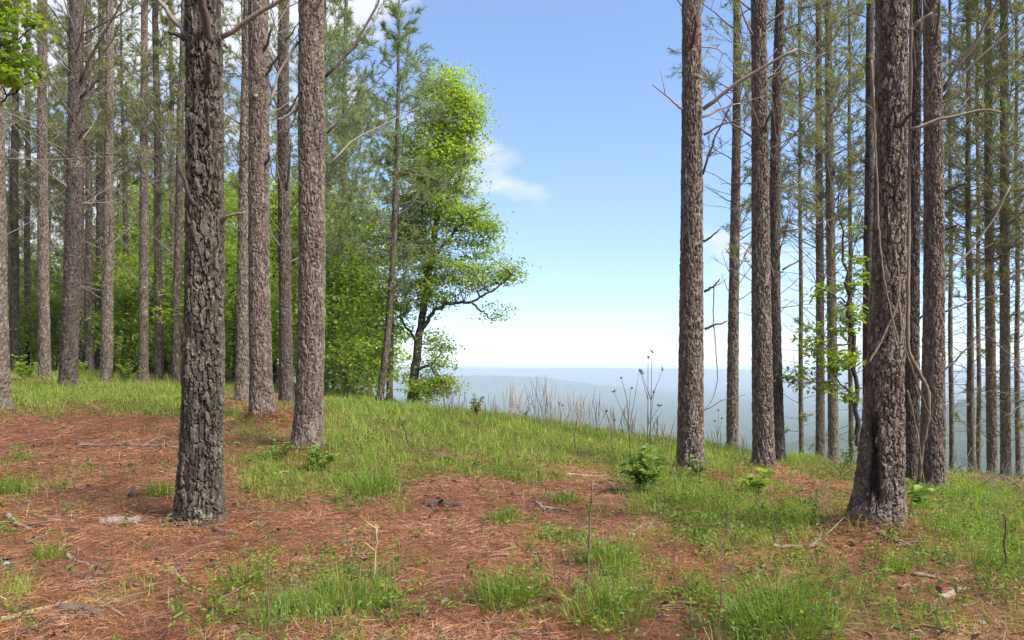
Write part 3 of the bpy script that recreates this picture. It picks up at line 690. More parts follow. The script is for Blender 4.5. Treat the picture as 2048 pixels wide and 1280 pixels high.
G_R = 'pines of the right grove'
pine('straight brown pine nearest the open gap on the right side', [(1380,945),(1382,800),(1382,640),(1384,300),(1383,0)],
     [(952,68),(930,60),(880,54),(640,49),(300,43),(0,38)], 10, 18, 'bark_near', 1, 60, dead=(5.5,8.8,8), live=(9,9), group=G_R,
     stubs=[S((1365,222),(1335,205),(1297,182), w=5, tw=1), S((1402,225),(1450,190),(1503,160),(1560,135), w=9, e=.5, tw=4, dy=-.3), S((1404,272),(1440,255),(1475,250), w=5, tw=3), S((1404,232),(1450,205),(1500,185), w=7, tw=3, dy=.2), S((1404,350),(1425,280),(1455,215), w=5, tw=3, m='twig_dark'),
            S((1406,484),(1420,475),(1432,464), w=5), S((1408,583),(1420,577),(1430,563), w=6, tw=1), S((1408,658),(1428,650),(1446,644), w=6), S((1376,108),(1380,90),(1378,65), w=10, m='twig_dark', dy=-.2), S((1408,820),(1440,800),(1480,790), w=2, dy=-.1)])
pine('slim grey pine standing far back between the two foremost right pines', [(1465,897),(1467,640),(1471,400),(1473,0)],
     [(902,30),(880,25),(640,22),(300,18),(0,14)], 17, 16, 'bark_mid', 1, 63, dead=(3.5,8.5,20), live=(8,18), L=(.9,2.6), low_live=.5, group=G_R)
pine('thick brown pine second from the open gap, a thinner stem tight behind it', [(1528,938),(1525,800),(1523,640),(1520,300),(1517,0)],
     [(945,56),(925,48),(880,43),(640,39),(300,34),(0,30)], 12, 18, 'bark_near', 1, 66, dead=(5,8.8,10), live=(9,9), group=G_R,
     stubs=[S((1503,278),(1475,262),(1440,250), w=5, tw=2), S((1526,270),(1524,250),(1529,232), w=7, m='twig_dark', dy=-.2), S((1505,75),(1485,50),(1470,20), w=5, tw=1), S((1540,300),(1560,290),(1575,280), w=4)])
pine('thinner bending pine pressed close behind the thick brown pine on its right', [(1558,926),(1554,760),(1549,560),(1548,350),(1556,200),(1560,0)],
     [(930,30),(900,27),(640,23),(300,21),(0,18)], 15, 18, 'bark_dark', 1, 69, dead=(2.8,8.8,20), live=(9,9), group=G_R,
     stubs=[S((1562,165),(1600,140),(1640,115), w=5, tw=4), S((1563,540),(1590,525),(1600,515), w=4)])
pine('green-tinged slim pine left of a close pair behind the leafy sapling', [(1640,922),(1640,600),(1638,300),(1637,0)], [(926,22),(900,18),(400,15),(0,11)], 20, 17, 'bark_green', 1, 72, dead=(3,8.5,24), live=(5.6,46), L=(.8,2.4), group=G_R)
pine('green-tinged slim pine right of a close pair behind the leafy sapling', [(1667,928),(1663,600),(1659,300),(1657,0)], [(932,26),(905,21),(400,17),(0,13)], 19, 17, 'bark_green', 1, 75, dead=(3,8.5,24), live=(5.6,46), L=(.8,2.4), group=G_R)
pine('great pine nearest on the right with a charred hollow low on its trunk', [(1755,1040),(1763,900),(1774,640),(1780,400),(1783,0)],
     [(1045,116),(1020,108),(980,96),(900,86),(800,74),(640,66),(300,60),(0,62)], 6.0, 18, 'bark_near', 2, 78, dead=(5.2,8.8,6), live=(9,9), group=G_R, scar=(math.pi-0.98, 0.25, 1.22, 0.52, 0.036),
     stubs=[S((1812,262),(1845,252),(1885,243),(1930,236),(1968,240), w=8, e=.5, m='stick', dy=-.1, label='pale bare branch pointing right'), S((1812,65),(1830,50),(1852,38), w=9, e=.6, dy=-.05), S((1780,262),(1777,250), w=10, m='twig_dark', dy=-.25), S((1812,320),(1835,335),(1848,345), w=4, m='twig_dark', dy=.05)])
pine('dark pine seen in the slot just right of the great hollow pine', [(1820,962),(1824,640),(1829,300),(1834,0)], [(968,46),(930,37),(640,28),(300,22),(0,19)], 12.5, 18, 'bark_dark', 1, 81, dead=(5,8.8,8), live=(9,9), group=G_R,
     stubs=[S((1832,640),(1850,620),(1862,600), w=5, m='twig_dark')])
pine('sturdy pine draped with vines to the right of the great hollow pine', [(1864,985),(1866,800),(1868,640),(1867,300),(1863,0)], [(990,58),(960,50),(800,44),(640,40),(300,36),(0,32)], 11.5, 18, 'bark_near', 1, 84, dead=(5.2,8.8,9), live=(9,9), group=G_R,
     stubs=[S((1880,185),(1900,150),(1935,105),(1975,20),(1990,-20), w=8, e=.5, m='twig_dark', tw=4), S((1882,200),(1920,150),(1960,110),(2040,45), w=6, e=.5, tw=4, m='twig'), S((1884,388),(1900,380),(1914,372), w=8, e=.6, m='twig_dark'), S((1866,100),(1858,60),(1850,20), w=8, m='twig_dark', dy=-.2), S((1886,460),(1900,455), w=7, m='twig_dark'),
            S((1884,560),(1925,510),(1975,440),(2000,380), w=5, tw=3), S((1884,625),(1940,600),(1985,592), w=4, tw=2), S((1882,745),(1925,695),(1945,660), w=4, tw=1)])
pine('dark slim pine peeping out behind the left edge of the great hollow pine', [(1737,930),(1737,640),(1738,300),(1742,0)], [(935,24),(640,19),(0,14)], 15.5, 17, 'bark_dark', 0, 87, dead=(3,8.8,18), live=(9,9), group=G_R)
pine('thin slightly leaning pine, leftmost of the three at the far right edge', [(1946,962),(1940,700),(1937,400),(1936,0)], [(966,20),(930,15),(600,11),(0,8)], 20, 16, 'bark_green', 0, 90, dead=(.8,8.5,40), live=(5.6,42), el=(8,22), L=(.7,2.0), group=G_R, rad=.010)
pine('straight grey pine, middle one of the three at the far right edge', [(1985,962),(1981,700),(1978,400),(1976,0)], [(966,26),(935,20),(600,18),(0,13)], 19, 17, 'bark_green', 1, 93, dead=(1,8.5,40), live=(5.4,46), el=(10,20), L=(.8,2.2), group=G_R, rad=.010)
pine('straight grey pine, rightmost of the three at the far right edge', [(2012,966),(2010,700),(2009,400),(2008,0)], [(970,26),(935,20),(600,18),(0,14)], 18.5, 17, 'bark_green', 1, 96, dead=(1,8.5,40), live=(5.4,46), el=(10,20), L=(.8,2.2), group=G_R, rad=.010)
pine('pine cropped by the right picture edge, boughs reaching inward', [(2075,985),(2074,500),(2072,0)], [(990,24),(600,20),(0,15)], 18, 17, 'bark_green', 0, 99, dead=(1,8.5,34), live=(5.4,46), el=(10,20), L=(1.0,2.6), group=G_R, rad=.010)

for px_, d_, w_, lb_ in ((1603,25,13,'faint slim pine behind the bending pine, down the right slope'), (1702,26,13,'faint slim pine behind the leafy sapling, down the right slope'), (1903,24,13,'faint slim pine just right of the vine-draped pine, down the slope'), (1958,27,12,'faint slim pine between the leaning thin pine and the middle grey one'), (2036,24,14,'faint slim pine near the right edge behind the rightmost grey pine')):
    pine(lb_, [(px_,960),(px_ - 2,500),(px_ - 4,0)], [(960,w_ * .75),(600,w_ * .6),(0,w_ * .4)], d_, 21, 'bark_green', 0, px_, dead=(2.5,11,34), live=(9.5,30), L=(.8,2.3), el=(14,18), low_live=.15, group=G_R, rad=.010)

# pines deep in the left wood: three kinds built once, then copied
def far_proto(seed, H, zlow, low_live):
    root = thing('pine_tree', (0, 0, 0), 'distant pine trunk deep in the left wood behind the nearer pines', 'pine tree', 'distant pines deep in the left wood')
    b = MB(); z = np.linspace(-.3, H, 12); x = .12 * np.sin(z * .25 + seed)
    b.tube(np.stack([x, x * .5, z], -1), np.linspace(.14, .02, 12), 9, .5, .03); b.build('trunk', M['bark_green' if seed % 2 else 'bark_mid'], root)
    lb = MB(); ends = []; n = 54
    for i in range(n):
        t = (i + rng.uniform(0, 1)) / n; zz = zlow + (H - zlow) * t; az = i * 2.4 + rng.normal(0, .4)
        e = R(rng.normal(14 + 25 * t, 14)); dr = np.array([math.cos(az) * math.cos(e), math.sin(az) * math.cos(e), math.sin(e)])
        lv = ends if rng.random() < low_live + t else None
        make_branch(lb, [np.interp(zz, z, x), np.interp(zz, z, x) * .5, zz], dr, rng.uniform(1.3, 2.9) * (1.1 - .75 * t), .014, 7, 4, .08, lv, .5, kids=3)
    lb.build('branches', M['twig'], root)['kind'] = 'stuff'
    cb = MB(); Pn = np.array([e[0] for e in ends]); Dn = np.array([e[1] for e in ends])
    tufts(cb, Pn, Dn, 15, .22, .008); cb.build('crown', M['needle'], root, smooth=False)
    return root
protos = [far_proto(s, h, zl, ll) for s, h, zl, ll in ((1, 17, .8, .25), (2, 16, 1.2, .42), (3, 13, .6, .72), (4, 18, 1.4, .2))]
far_xy = []
for k in range(600):
    d = rng.uniform(27, 62); px = rng.uniform(-420, 720 - (d - 27) * 3.0); x = (px - 1024) / F * d
    if all((x - a) ** 2 + (d - c) ** 2 > 3.4 for a, c in far_xy): far_xy.append((x, d))
    if len(far_xy) >= 58: break
for i, (x, y) in enumerate(far_xy):
    o = protos[i % 4] if i < 4 else copy_tree(protos[i % 4])
    s = rng.uniform(.85, 1.15); o.location = (x, y, gz(x, y)); o.scale = (s, s, s); o.rotation_euler = (0, 0, rng.uniform(0, 6.28))

# ------------------------------------------------------------------ broad-leaved trees
def skeleton_tree(name, label, cat, base, limbs, blobs, d, mat_leaf, mat_bark, leaf=0.11, per=26, ncl=420, group=None, aspect=.62, rx_depth=.8, hexa=False, clr=.30, leaf_len=None):
    """limbs: lists of (col,row,width,dy); blobs: (col,row,rx,ry,weight) that the crown fills."""
    root = thing(name, base, label, cat, group); off = np.array(base, float)
    sk = []; first = True
    for lm in limbs:
        P = np.array([P3(a, b_, d) + np.array([0, dy, 0]) for a, b_, w, dy in lm]); w = np.array([q[2] for q in lm]) / F * d / 2
        n = max(8, len(lm) * 5); t = np.linspace(0, len(lm) - 1, n); ti = np.arange(len(lm))
        Pi = np.stack([np.interp(t, ti, P[:, c]) for c in range(3)], -1) + rng.normal(0, .025, (n, 3)); wi = np.interp(t, ti, w)
        if first: Pi[0] = off + np.array([0, 0, -.15])
        b = MB(); b.tube(Pi - off, wi, 10 if first else 7, .5, .05); b.build('trunk' if first else 'branch', M[mat_bark], root); first = False
        sk.append(Pi)
    SK = np.concatenate(sk)
    W = np.array([q[4] * q[2] * q[3] for q in blobs], float); W /= W.sum()
    ch = rng.choice(len(blobs), ncl, p=W); B = np.array([q[:4] for q in blobs], float)[ch]
    u = rdir(ncl) * (rng.uniform(0, 1, (ncl, 1)) ** .4)
    px, py = B[:, 0] + u[:, 0] * B[:, 2], B[:, 1] + u[:, 2] * B[:, 3]
    C = np.stack([P3(a, b_, d) for a, b_ in zip(px, py)]); C[:, 1] += u[:, 1] * B[:, 2] / F * d * rx_depth
    tb = MB()
    for c in C:
        i = np.argmin(((SK - c) ** 2).sum(1) + 2.2 * np.maximum(SK[:, 2] - c[2], 0)); a = SK[i]; dv = c - a; L_ = np.linalg.norm(dv)
        if L_ < .08: continue
        p = wpath(a - off, dv / L_, L_, 5, rng.normal(0, .08), .10, 0)
        tb.tube(p, np.linspace(min(.022, .006 + .007 * L_), .003, 5), 3, .4)
    tb.build('twigs', M['twig_dark'], root)['kind'] = 'stuff'
    lb = MB(); P = np.repeat(C, per, 0) + rng.normal(0, 1, (ncl * per, 3)) * np.array([clr * 1.15, clr * 1.15, clr * .36])
    tone = np.clip(np.repeat(rng.uniform(.05, .95, ncl), per) + rng.normal(0, .15, ncl * per), 0, 1)
    leaves(lb, P - off, leaf, 1.15, tone, aspect, hexa); lb.build('crown', M[mat_leaf], root, smooth=False)
    return root

o_b = P3(822, 818, 23); o_b[2] = gz(o_b[0], 23)
skeleton_tree('oak_tree', 'dark-stemmed oak with fresh yellow-green leaves leaning out over the open gap', 'oak tree', o_b,
    [[(822,818,24,0),(830,740,18,0),(842,650,15,0),(856,560,15,0),(868,470,12,.1),(880,380,9,.1),(890,280,6,0),(898,180,3,0)],
     [(842,660,10,0),(870,622,8,-.2),(905,607,7,-.3),(942,606,5,-.4),(985,585,4,-.5),(1030,545,2,-.5)], [(852,600,10,0),(846,500,8,.3),(840,400,5,.5),(842,300,3,.6)],
     [(860,530,8,0),(905,470,6,-.3),(950,430,4,-.4),(980,410,2,-.4)], [(942,606,5,-.4),(965,625,4,-.4),(985,640,2,-.4)], [(830,740,8,0),(860,730,5,-.3),(890,760,2,-.4)], [(872,440,6,.1),(920,360,4,-.1),(950,260,2,-.2)], [(838,690,7,0),(800,640,4,.3),(760,600,2,.4)]],
    [(895,215,58,85,1.1),(880,330,75,80,1),(935,225,35,50,.9),(890,430,90,70,1),(960,470,45,45,.7),(945,545,75,40,.85),(1025,540,32,28,.9),(990,620,32,18,.7),(850,560,65,75,.9),(870,700,28,45,.9),(855,775,48,38,1),(890,770,25,20,.7),(780,600,50,60,.55),(965,440,30,30,.5),(825,330,55,90,.8),(805,450,60,70,.8),(760,510,50,60,.6),(920,300,45,60,.8)],
    23, 'leaf_oak', 'bark_oak', .112, 40, 1000, clr=.22)

def leafy_proto(label, H, spread, low, ncl, per, leaf, seed, cat='broadleaf tree', group='young broad-leaved trees filling the wood edge', name='broadleaf_tree'):
    root = thing(name, (0, 0, 0), label, cat, group)
    z = np.linspace(-.2, H * .92, 9); x = np.cumsum(rng.normal(0, .10, 9)); y = np.cumsum(rng.normal(0, .10, 9))
    T = np.stack([x - x[0], y - y[0], z], -1); b = MB(); r0 = .012 * H + .01
    b.tube(T, np.linspace(r0, .012, 9), 8, .5, .04); b.build('trunk', M['bark_oak'], root)
    sk = [T]; lb = MB()
    for i in range(14):
        t = low + (1 - low) * (i + .5) / 14; k = t * 8; a = np.array([np.interp(k, range(9), T[:, c]) for c in range(3)])
        az = i * 2.4 + rng.normal(0, .4); e = R(rng.normal(28, 14)); L_ = spread * rng.uniform(.6, 1.15) * math.sqrt(max(.12, 1 - ((t - .45) / .62) ** 2))
        p = wpath(a, [math.cos(az) * math.cos(e), math.sin(az) * math.cos(e), math.sin(e)], L_, 7, rng.normal(0, .15), .15, rng.normal(0, .12))
        lb.tube(p, np.linspace(r0 * .4, .006, 7), 5, .5); sk.append(p[2:])
    SK = np.concatenate(sk); SK = SK[SK[:, 2] > H * low * .7]
    C = SK[rng.integers(0, len(SK), ncl)] + rng.normal(0, .38 * spread / 2.2, (ncl, 3)) * np.array([1, 1, .7])
    for c in C[::2]:
        a = SK[np.argmin(((SK - c) ** 2).sum(1))]; lb.tube(np.stack([a, (a + c) / 2 + rng.normal(0, .04, 3), c]), [.008, .005, .003], 3, .4)
    lb.build('branches', M['twig_dark'], root)['kind'] = 'stuff'
    P = np.repeat(C, per, 0) + rng.normal(0, 1, (ncl * per, 3)) * np.array([.30, .30, .09])
    tone = np.clip(np.repeat(rng.uniform(.05, .95, ncl), per) + rng.normal(0, .15, ncl * per), 0, 1)
    q = MB(); leaves(q, P, leaf, .8, tone, .6); q.build('crown', M['leaf_wood'], root, smooth=False)
    return root
LP = [leafy_proto('young broad-leaved tree in bright spring leaf behind the pine trunks', h, s, lo, n, p, lf, i) for i, (h, s, lo, n, p, lf) in enumerate(
      [(7.5, 2.4, .12, 420, 18, .15), (5.5, 2.0, .08, 380, 18, .14), (9.5, 2.8, .18, 480, 18, .16), (3.6, 1.6, .05, 260, 18, .13)])]
spots = [(470,25,1),(545,27,0),(600,24,3),(640,29,2),(700,27,0),(690,21,3),(720,23.5,3),(600,32,2),(500,33,2),(420,30,0),(455,36,2),(380,30,1),(330,32,0),(300,38,2),
         (250,29,1),(262,36,0),(235,42,2),(200,33,3),(340,41,2),(170,36,1),(110,33,3),(70,38,1),(20,34,3),(-30,40,0),(140,45,0),(400,45,2),(560,41,2),(670,36,2),(-60,30,3),(40,48,2),(290,28.5,3),(670,25,1),(90,54,2),(200,55,2),(310,56,2),(500,52,2),(-20,55,2),(745,27,3)]
first = [True] * 4
for px, d, k in spots:
    x = (px - 1024) / F * d
    o = LP[k] if first[k] else copy_tree(LP[k]); first[k] = False
    s = rng.uniform(.85, 1.15); o.location = (x, d, gz(x, d)); o.scale = (s, s, s * rng.uniform(.9, 1.1)); o.rotation_euler = (0, 0, rng.uniform(0, 6.28))
    if px > 655 and d < 28:
        o['label'] = 'leafy green sapling clump between the stout reddish pine and the slender young pine' if px < 740 else 'low leafy green sapling at the foot of the young pine and oak'
        o['group'] = 'leafy saplings at the gap'

# far-off wood closing the view between the left trunks
def far_wood(n, p0, p1, top, mat, label):
    b = MB(); d = rng.uniform(66, 86, n); px = rng.uniform(p0, p1, n); x = (px - 1024) / F * d
    z = height(x, d) + rng.uniform(0, 1, n) ** 1.25 * (top + 3 * np.sin(px * .02)); C = np.stack([x, d, z], -1)
    P = np.repeat(C, 26, 0) + rng.normal(0, 1, (n * 26, 3)) * np.array([.8, .8, .55])
    tone = np.clip(np.repeat(rng.uniform(0, .8, n), 26) + rng.normal(0, .12, n * 26), 0, 1)
    leaves(b, P, .42, .6, tone, .55)
    tag(b.build('distant_woods', M[mat], smooth=False), label, 'woods', kind='stuff')
far_wood(600, 170, 640, 8.5, 'leaf_wood', 'far-off bright green wood seen between the left trunks')
far_wood(800, -500, 210, 10.5, 'needle', 'far-off olive pine wood closing the view at far left')

# maple boughs hanging in at the upper left corner
mb = P3(-190, 900, 8.5); mb[2] = gz(mb[0], 8.5)
skeleton_tree('maple_tree', 'maple with bright lime leaves hanging in at the upper left corner', 'maple tree', mb,
    [[(-190,900,26,0),(-185,600,22,0),(-180,300,16,0),(-175,0,10,0),(-170,-200,5,0)], [(-180,300,9,0),(-90,170,6,0),(0,90,4,0),(70,60,2,0)], [(-180,360,9,0),(-80,230,5,.2),(0,150,3,.3),(70,130,2,.3)], [(-175,60,9,0),(-60,-30,5,0),(20,20,2,0)]],
    [(15,40,40,45,1),(25,130,45,50,1.1),(70,50,22,16,.6),(70,140,22,20,.6),(-60,120,60,110,1),(-200,-60,120,120,.8),(5,0,30,30,.7)], 8.5, 'leaf_maple', 'bark_oak', .085, 16, 150, hexa=True, aspect=.9, clr=.09)

# leafy sapling among the right-hand pines
sb = P3(1716, 930, 14.5); sb[2] = gz(sb[0], 14.5)
skeleton_tree('hickory_sapling', 'slim sapling with fresh green leaves standing left of the great hollow pine', 'sapling', sb,
    [[(1716,930,10,0),(1712,800,9,0),(1705,680,8,0),(1693,560,6,0),(1680,430,3,0),(1672,330,2,0)], [(1705,690,4,0),(1660,690,3,-.2),(1590,715,2,-.3)], [(1698,610,4,0),(1660,590,3,-.2),(1615,575,2,-.3)], [(1712,790,4,0),(1660,760,3,-.3),(1580,765,2,-.4)], [(1690,540,3,0),(1720,480,2,.1),(1735,430,1,.1)]],
    [(1640,582,38,16,1),(1700,640,30,40,.8),(1630,690,45,18,1),(1600,755,35,22,1),(1670,725,40,25,1),(1690,790,28,22,.7),(1625,655,30,12,.6),(1715,560,20,60,.5),(1700,480,18,50,.3),(1650,775,30,18,.6)], 14.5, 'leaf_maple', 'bark_dark', .13, 9, 130, hexa=True, aspect=.45, clr=.11)

# ------------------------------------------------------------------ ground cover
def scatter(n, dmin, dmax, power=0.0, amax=0.80):
    u = rng.uniform(0, 1, n); e = 2 - power
    d = (dmin ** e + u * (dmax ** e - dmin ** e)) ** (1 / e); a = rng.uniform(-amax, amax, n); x = a * d
    z = height(x, d); px, py = proj(x, d, z)
    return x, d, z, px, py

def build_litter():
    b = MB(); x, y, z, px, py = scatter(230000, 3.2, 15, 1.1)
    g = green(px, py, x, y); keep = rng.uniform(0, 1, len(x)) > 0.55 * np.clip(g, 0, 1); x, y, z = x[keep], y[keep], z[keep]; n = len(x)
    for (cx, cy_, rad_, k_) in ((*R6, .22, 2600), (*P8, .24, 2600), (*P10, .24, 1800), (*R1, .24, 1600), ((613 - 1024) / F * 9.6, 9.6, .22, 1200), ((1528 - 1024) / F * 12, 12, .22, 1000)):
        a_ = rng.uniform(0, 6.283, k_); q_ = rad_ * .85 + np.abs(rng.normal(0, .28, k_)); x = np.r_[x, cx + np.cos(a_) * q_]; y = np.r_[y, cy_ + np.sin(a_) * q_]
        xa, ya = x[-k_:], y[-k_:]; z = np.r_[z, height(xa, ya) + rng.uniform(0, .07, k_) * np.exp(-((q_ - rad_) / .16) ** 2)]
    n = len(x)
    th = rng.uniform(0, math.pi * 2, n); L_ = rng.uniform(.06, .15, n); w = 0.0016 * np.maximum(1, y / 5)
    dx = np.stack([np.cos(th), np.sin(th), rng.normal(.03, .16, n)], -1) * L_[:, None]
    pl = rng.uniform(.002, .03, n); P = np.stack([x, y, z + pl], -1)
    s = np.stack([-np.sin(th), np.cos(th), rng.normal(0, .4, n)], -1) * w[:, None]
    V = np.stack([P - s, P + s, P + dx], 1).reshape(-1, 3)
    pat = fbm(x * 1.6, y * 1.6, 13, 3); tone = np.clip(rng.beta(1.3, 1.6, n) + (pat - .5) * 1.1, 0, 1)
    b.add(V, T=np.arange(3 * n).reshape(-1, 3), tone=np.repeat(tone, 3))
    tag(b.build('pine_needle_litter', M['litter'], smooth=False), 'fallen red-brown pine needles covering the ground', 'pine needles', kind='stuff')
build_litter()

def build_debris():
    b = MB(); x, y, z, px, py = scatter(1200, 3.3, 12, 1.0)
    for i in range(len(x)):
        L_ = rng.uniform(.05, .28); th = rng.uniform(0, 6.28); d = np.array([math.cos(th), math.sin(th), rng.normal(.04, .08)])
        p = wpath([x[i], y[i], z[i] + .012], d, L_, 4, rng.normal(0, .2), .12, 0); b.tube(p, np.linspace(1, .5, 4) * rng.uniform(.0025, .007), 4, rng.uniform(0, .7))
    tag(b.build('twig_litter', M['stick']), 'small broken twigs strewn over the pine needles', 'twigs', kind='stuff')
    c = MB(); x, y, z, px, py = scatter(700, 3.3, 11, 1.0)
    P = np.stack([x, y, z + .012], -1); leaves(c, P, .075, .0, rng.uniform(0, 1, len(x)), .55, True, N=unit(rdir(len(x)) * .55 + np.array([0, 0, .9])), D=unit(rdir(len(x)) * np.array([1, 1, .25])))
    tag(c.build('bark_flakes', M['stalk'], smooth=False), 'dark bark flakes and dead leaves among the needles', 'bark flakes', kind='stuff')
build_debris()

def build_grass():
    b = MB()
    # soft fine grass: clumps, denser where the meadow grows
    x, y, z, px, py = scatter(66000, 3.2, 27, 0.75)
    g = green(px, py, x, y); nz = fbm(x * 1.7, y * 1.7, 33, 3)
    pr = np.clip(g * 1.15 + (nz - .5) * 2.8 * (g > .06) - .42, 0.0, 1.0)
    k = rng.uniform(0, 1, len(x)) < pr; x, y, z, g = x[k], y[k], z[k], g[k]
    near = sstep(14, 5, y) if False else 1 - sstep(5, 13, y)
    m = 7; n = len(x) * m
    sp = np.repeat(.035 + .02 * y / 8, m)
    X, Y = np.repeat(x, m) + rng.normal(0, 1, n) * sp, np.repeat(y, m) + rng.normal(0, 1, n) * sp
    Z = height(X, Y) - .01
    h = np.repeat(rng.gamma(3.5, .036, len(x)) * (.6 + .9 * fbm(x * 2.3, y * 2.3, 91, 3)) * (.65 + .5 * np.clip(g, 0, 1)) * (.78 + .08 * sstep(7, 14, y)), m) * rng.uniform(.5, 1.25, n)
    w = .0014 * np.maximum(1, Y / 4.5) * rng.uniform(.7, 1.5, n)
    tone = np.clip(np.repeat(.18 + .5 * fbm(x * .8, y * .8, 55, 3) + .20 * sstep(7, 13, y), m) + rng.normal(0, .17, n) + (rng.uniform(0, 1, n) < .07) * .4, 0, 1)
    blades(b, np.stack([X, Y, Z], -1), h, w, rng.uniform(.1, .95, n), tone)
    tag(b.build('meadow_grass', M['grass'], smooth=False), 'fine green grass growing in patches through the needles', 'grass', kind='stuff')
    # broad small-leaved ground cover
    f = MB(); x, y, z, px, py = scatter(17000, 3.3, 18, 0.8)
    g = green(px, py, x, y); nz = fbm(x * 2.1, y * 2.1, 71, 3); right = sstep(1050, 1400, px) * (py < 1200)
    k = rng.uniform(0, 1, len(x)) < np.clip((g * (.45 + .5 * right) + (nz - .5) * 1.2 * (g > .1)), 0, 1); x, y, z = x[k], y[k], z[k]
    m = 11; n = len(x) * m; hh = rng.uniform(.04, .17, len(x))
    P = np.repeat(np.stack([x, y, z], -1), m, 0); t = rng.uniform(.25, 1, n)
    P = P + np.stack([rng.normal(0, .035, n), rng.normal(0, .035, n), np.repeat(hh, m) * t], -1)
    leaves(f, P, .034 , .9, np.clip(np.repeat(rng.uniform(.1, .8, len(x)), m) + rng.normal(0, .15, n), 0, 1), .55)
    tag(f.build('ground_cover', M['forb'], smooth=False), 'low leafy green weeds growing among the grass', 'weeds', kind='stuff')
    # dark upright weed sprigs
    w_ = MB(); v_ = MB(); x, y, z, px, py = scatter(520, 3.4, 11, 0.9)
    for i in range(len(x)):
        h_ = rng.uniform(.08, .34); q = wpath([x[i], y[i], z[i] - .02], unit(np.array([rng.normal(0, .22), rng.normal(0, .22), 1])), h_, 5, rng.normal(0, .15), .12, 0)
        w_.tube(q, np.linspace(.0028, .0012, 5), 4, rng.uniform(0, .9))
        if rng.random() < .6:
            m_ = rng.integers(4, 10); t_ = rng.uniform(.25, 1, m_); leaves(v_, np.stack([np.interp(t_, np.linspace(0, 1, 5), q[:, c]) for c in range(3)], -1), rng.uniform(.025, .055), .6, rng.uniform(0, .8, m_), .45, True)
    tag(w_.build('weed_stems', M['stalk']), 'thin brown weed stems standing scattered over the clearing', 'weed stems', kind='stuff')
    tag(v_.build('weed_sprigs', M['forb'], smooth=False), 'small green leaves on thin scattered weed stems', 'weeds', kind='stuff')
    # withered straw blades
    s = MB(); x, y, z, px, py = scatter(5000, 3.3, 16, 0.8)
    g = green(px, py, x, y); k = rng.uniform(0, 1, len(x)) < .15 + .5 * g; x, y, z = x[k], y[k], z[k]; n = len(x)
    blades(s, np.stack([x, y, z], -1), rng.uniform(.06, .2, n), .0011 * np.maximum(1, y / 5), rng.uniform(.4, 1.3, n), rng.uniform(.3, 1, n))
    tag(s.build('withered_grass', M['straw'], smooth=False), 'withered straw grass blades scattered over the floor', 'dry grass', kind='stuff')
build_grass()

G_T = 'grass tufts on the needle floor'
def grass_tuft(px, py, h, n, rad, label, tone=(.2, .8), lean=(.3, 1.3)):
    p = hit(px, py); r = thing('grass_tuft', p, label, 'grass tuft', G_T); b = MB()
    a = rng.uniform(0, 6.28, n); q = rad * np.sqrt(rng.uniform(0, 1, n)); P = np.stack([np.cos(a) * q, np.sin(a) * q, np.zeros(n)], -1)
    P[:, 2] = height(P[:, 0] + p[0], P[:, 1] + p[1]) - p[2] - .01
    e_ = (q / rad) ** 2; wk = rng.uniform(0, 1, n); tn = np.where(wk < .1, .97, rng.uniform(*tone, n))
    blades(b, P, h * rng.uniform(.35, 1.2, n) * (1 - .45 * e_), .0022 * rng.uniform(.6, 1.7, n) * max(1, p[1] / 5), rng.uniform(*lean, n) * (.55 + .6 * e_), tn, a + rng.normal(0, .8, n))
    k_ = n // 9; la = rng.uniform(0, 6.28, k_); lq = rad * 1.25 * np.sqrt(rng.uniform(0, 1, k_)); LPt = np.stack([np.cos(la) * lq, np.sin(la) * lq, rng.uniform(.01, .4 * h, k_)], -1)
    f_ = MB(); leaves(f_, LPt, .04, .8, aspect=.55); o_ = f_.build('weed_leaves', M['forb'], r, smooth=False); o_['kind'] = 'stuff'
    b.build('blades', M['tuft'], r, smooth=False)['kind'] = 'stuff'
grass_tuft(1010, 1205, .26, 420, .20, 'round spreading grass tuft in the bare needles at bottom centre')
grass_tuft(1565, 1255, .42, 420, .30, 'tallest lush grass clump at the bottom right, long upright blades', (.15,.75), (.25,1.4))
grass_tuft(1795, 1140, .17, 190, .08, 'small bright yellow-green tuft below the great hollow pine', (.75,1))
grass_tuft(745, 985, .30, 330, .22, 'grass tuft spilling from the meadow edge, left of centre')
grass_tuft(1130, 1005, .22, 150, .14, 'small tuft beside the forked grey stick near centre')
grass_tuft(1010, 1042, .18, 170, .16, 'low leafy tuft alone in the needles at centre')
grass_tuft(1110, 1082, .16, 190, .24, 'flat wide tuft just below the centre of the needle patch')
grass_tuft(1220, 1120, .28, 300, .22, 'dark green clump below the reddish dry stem')
grass_tuft(1215, 1225, .3, 320, .26, 'shaggy clump at the bottom, right of the round tuft')
grass_tuft(690, 1215, .28, 300, .28, 'dense weedy clump at the bottom, left of centre')
grass_tuft(95, 1120, .2, 120, .12, 'pale little tuft at far left near the bent grey stick')
grass_tuft(320, 990, .22, 130, .12, 'wispy tuft beside the charred stub left of the lichen trunk')
grass_tuft(20, 985, .26, 160, .16, 'grass tuft at the left picture edge')
grass_tuft(1400, 1200, .16, 120, .12, 'thin tuft left of the tall lush clump')
grass_tuft(480, 1170, .22, 150, .16, 'loose tuft below the lichen trunk')

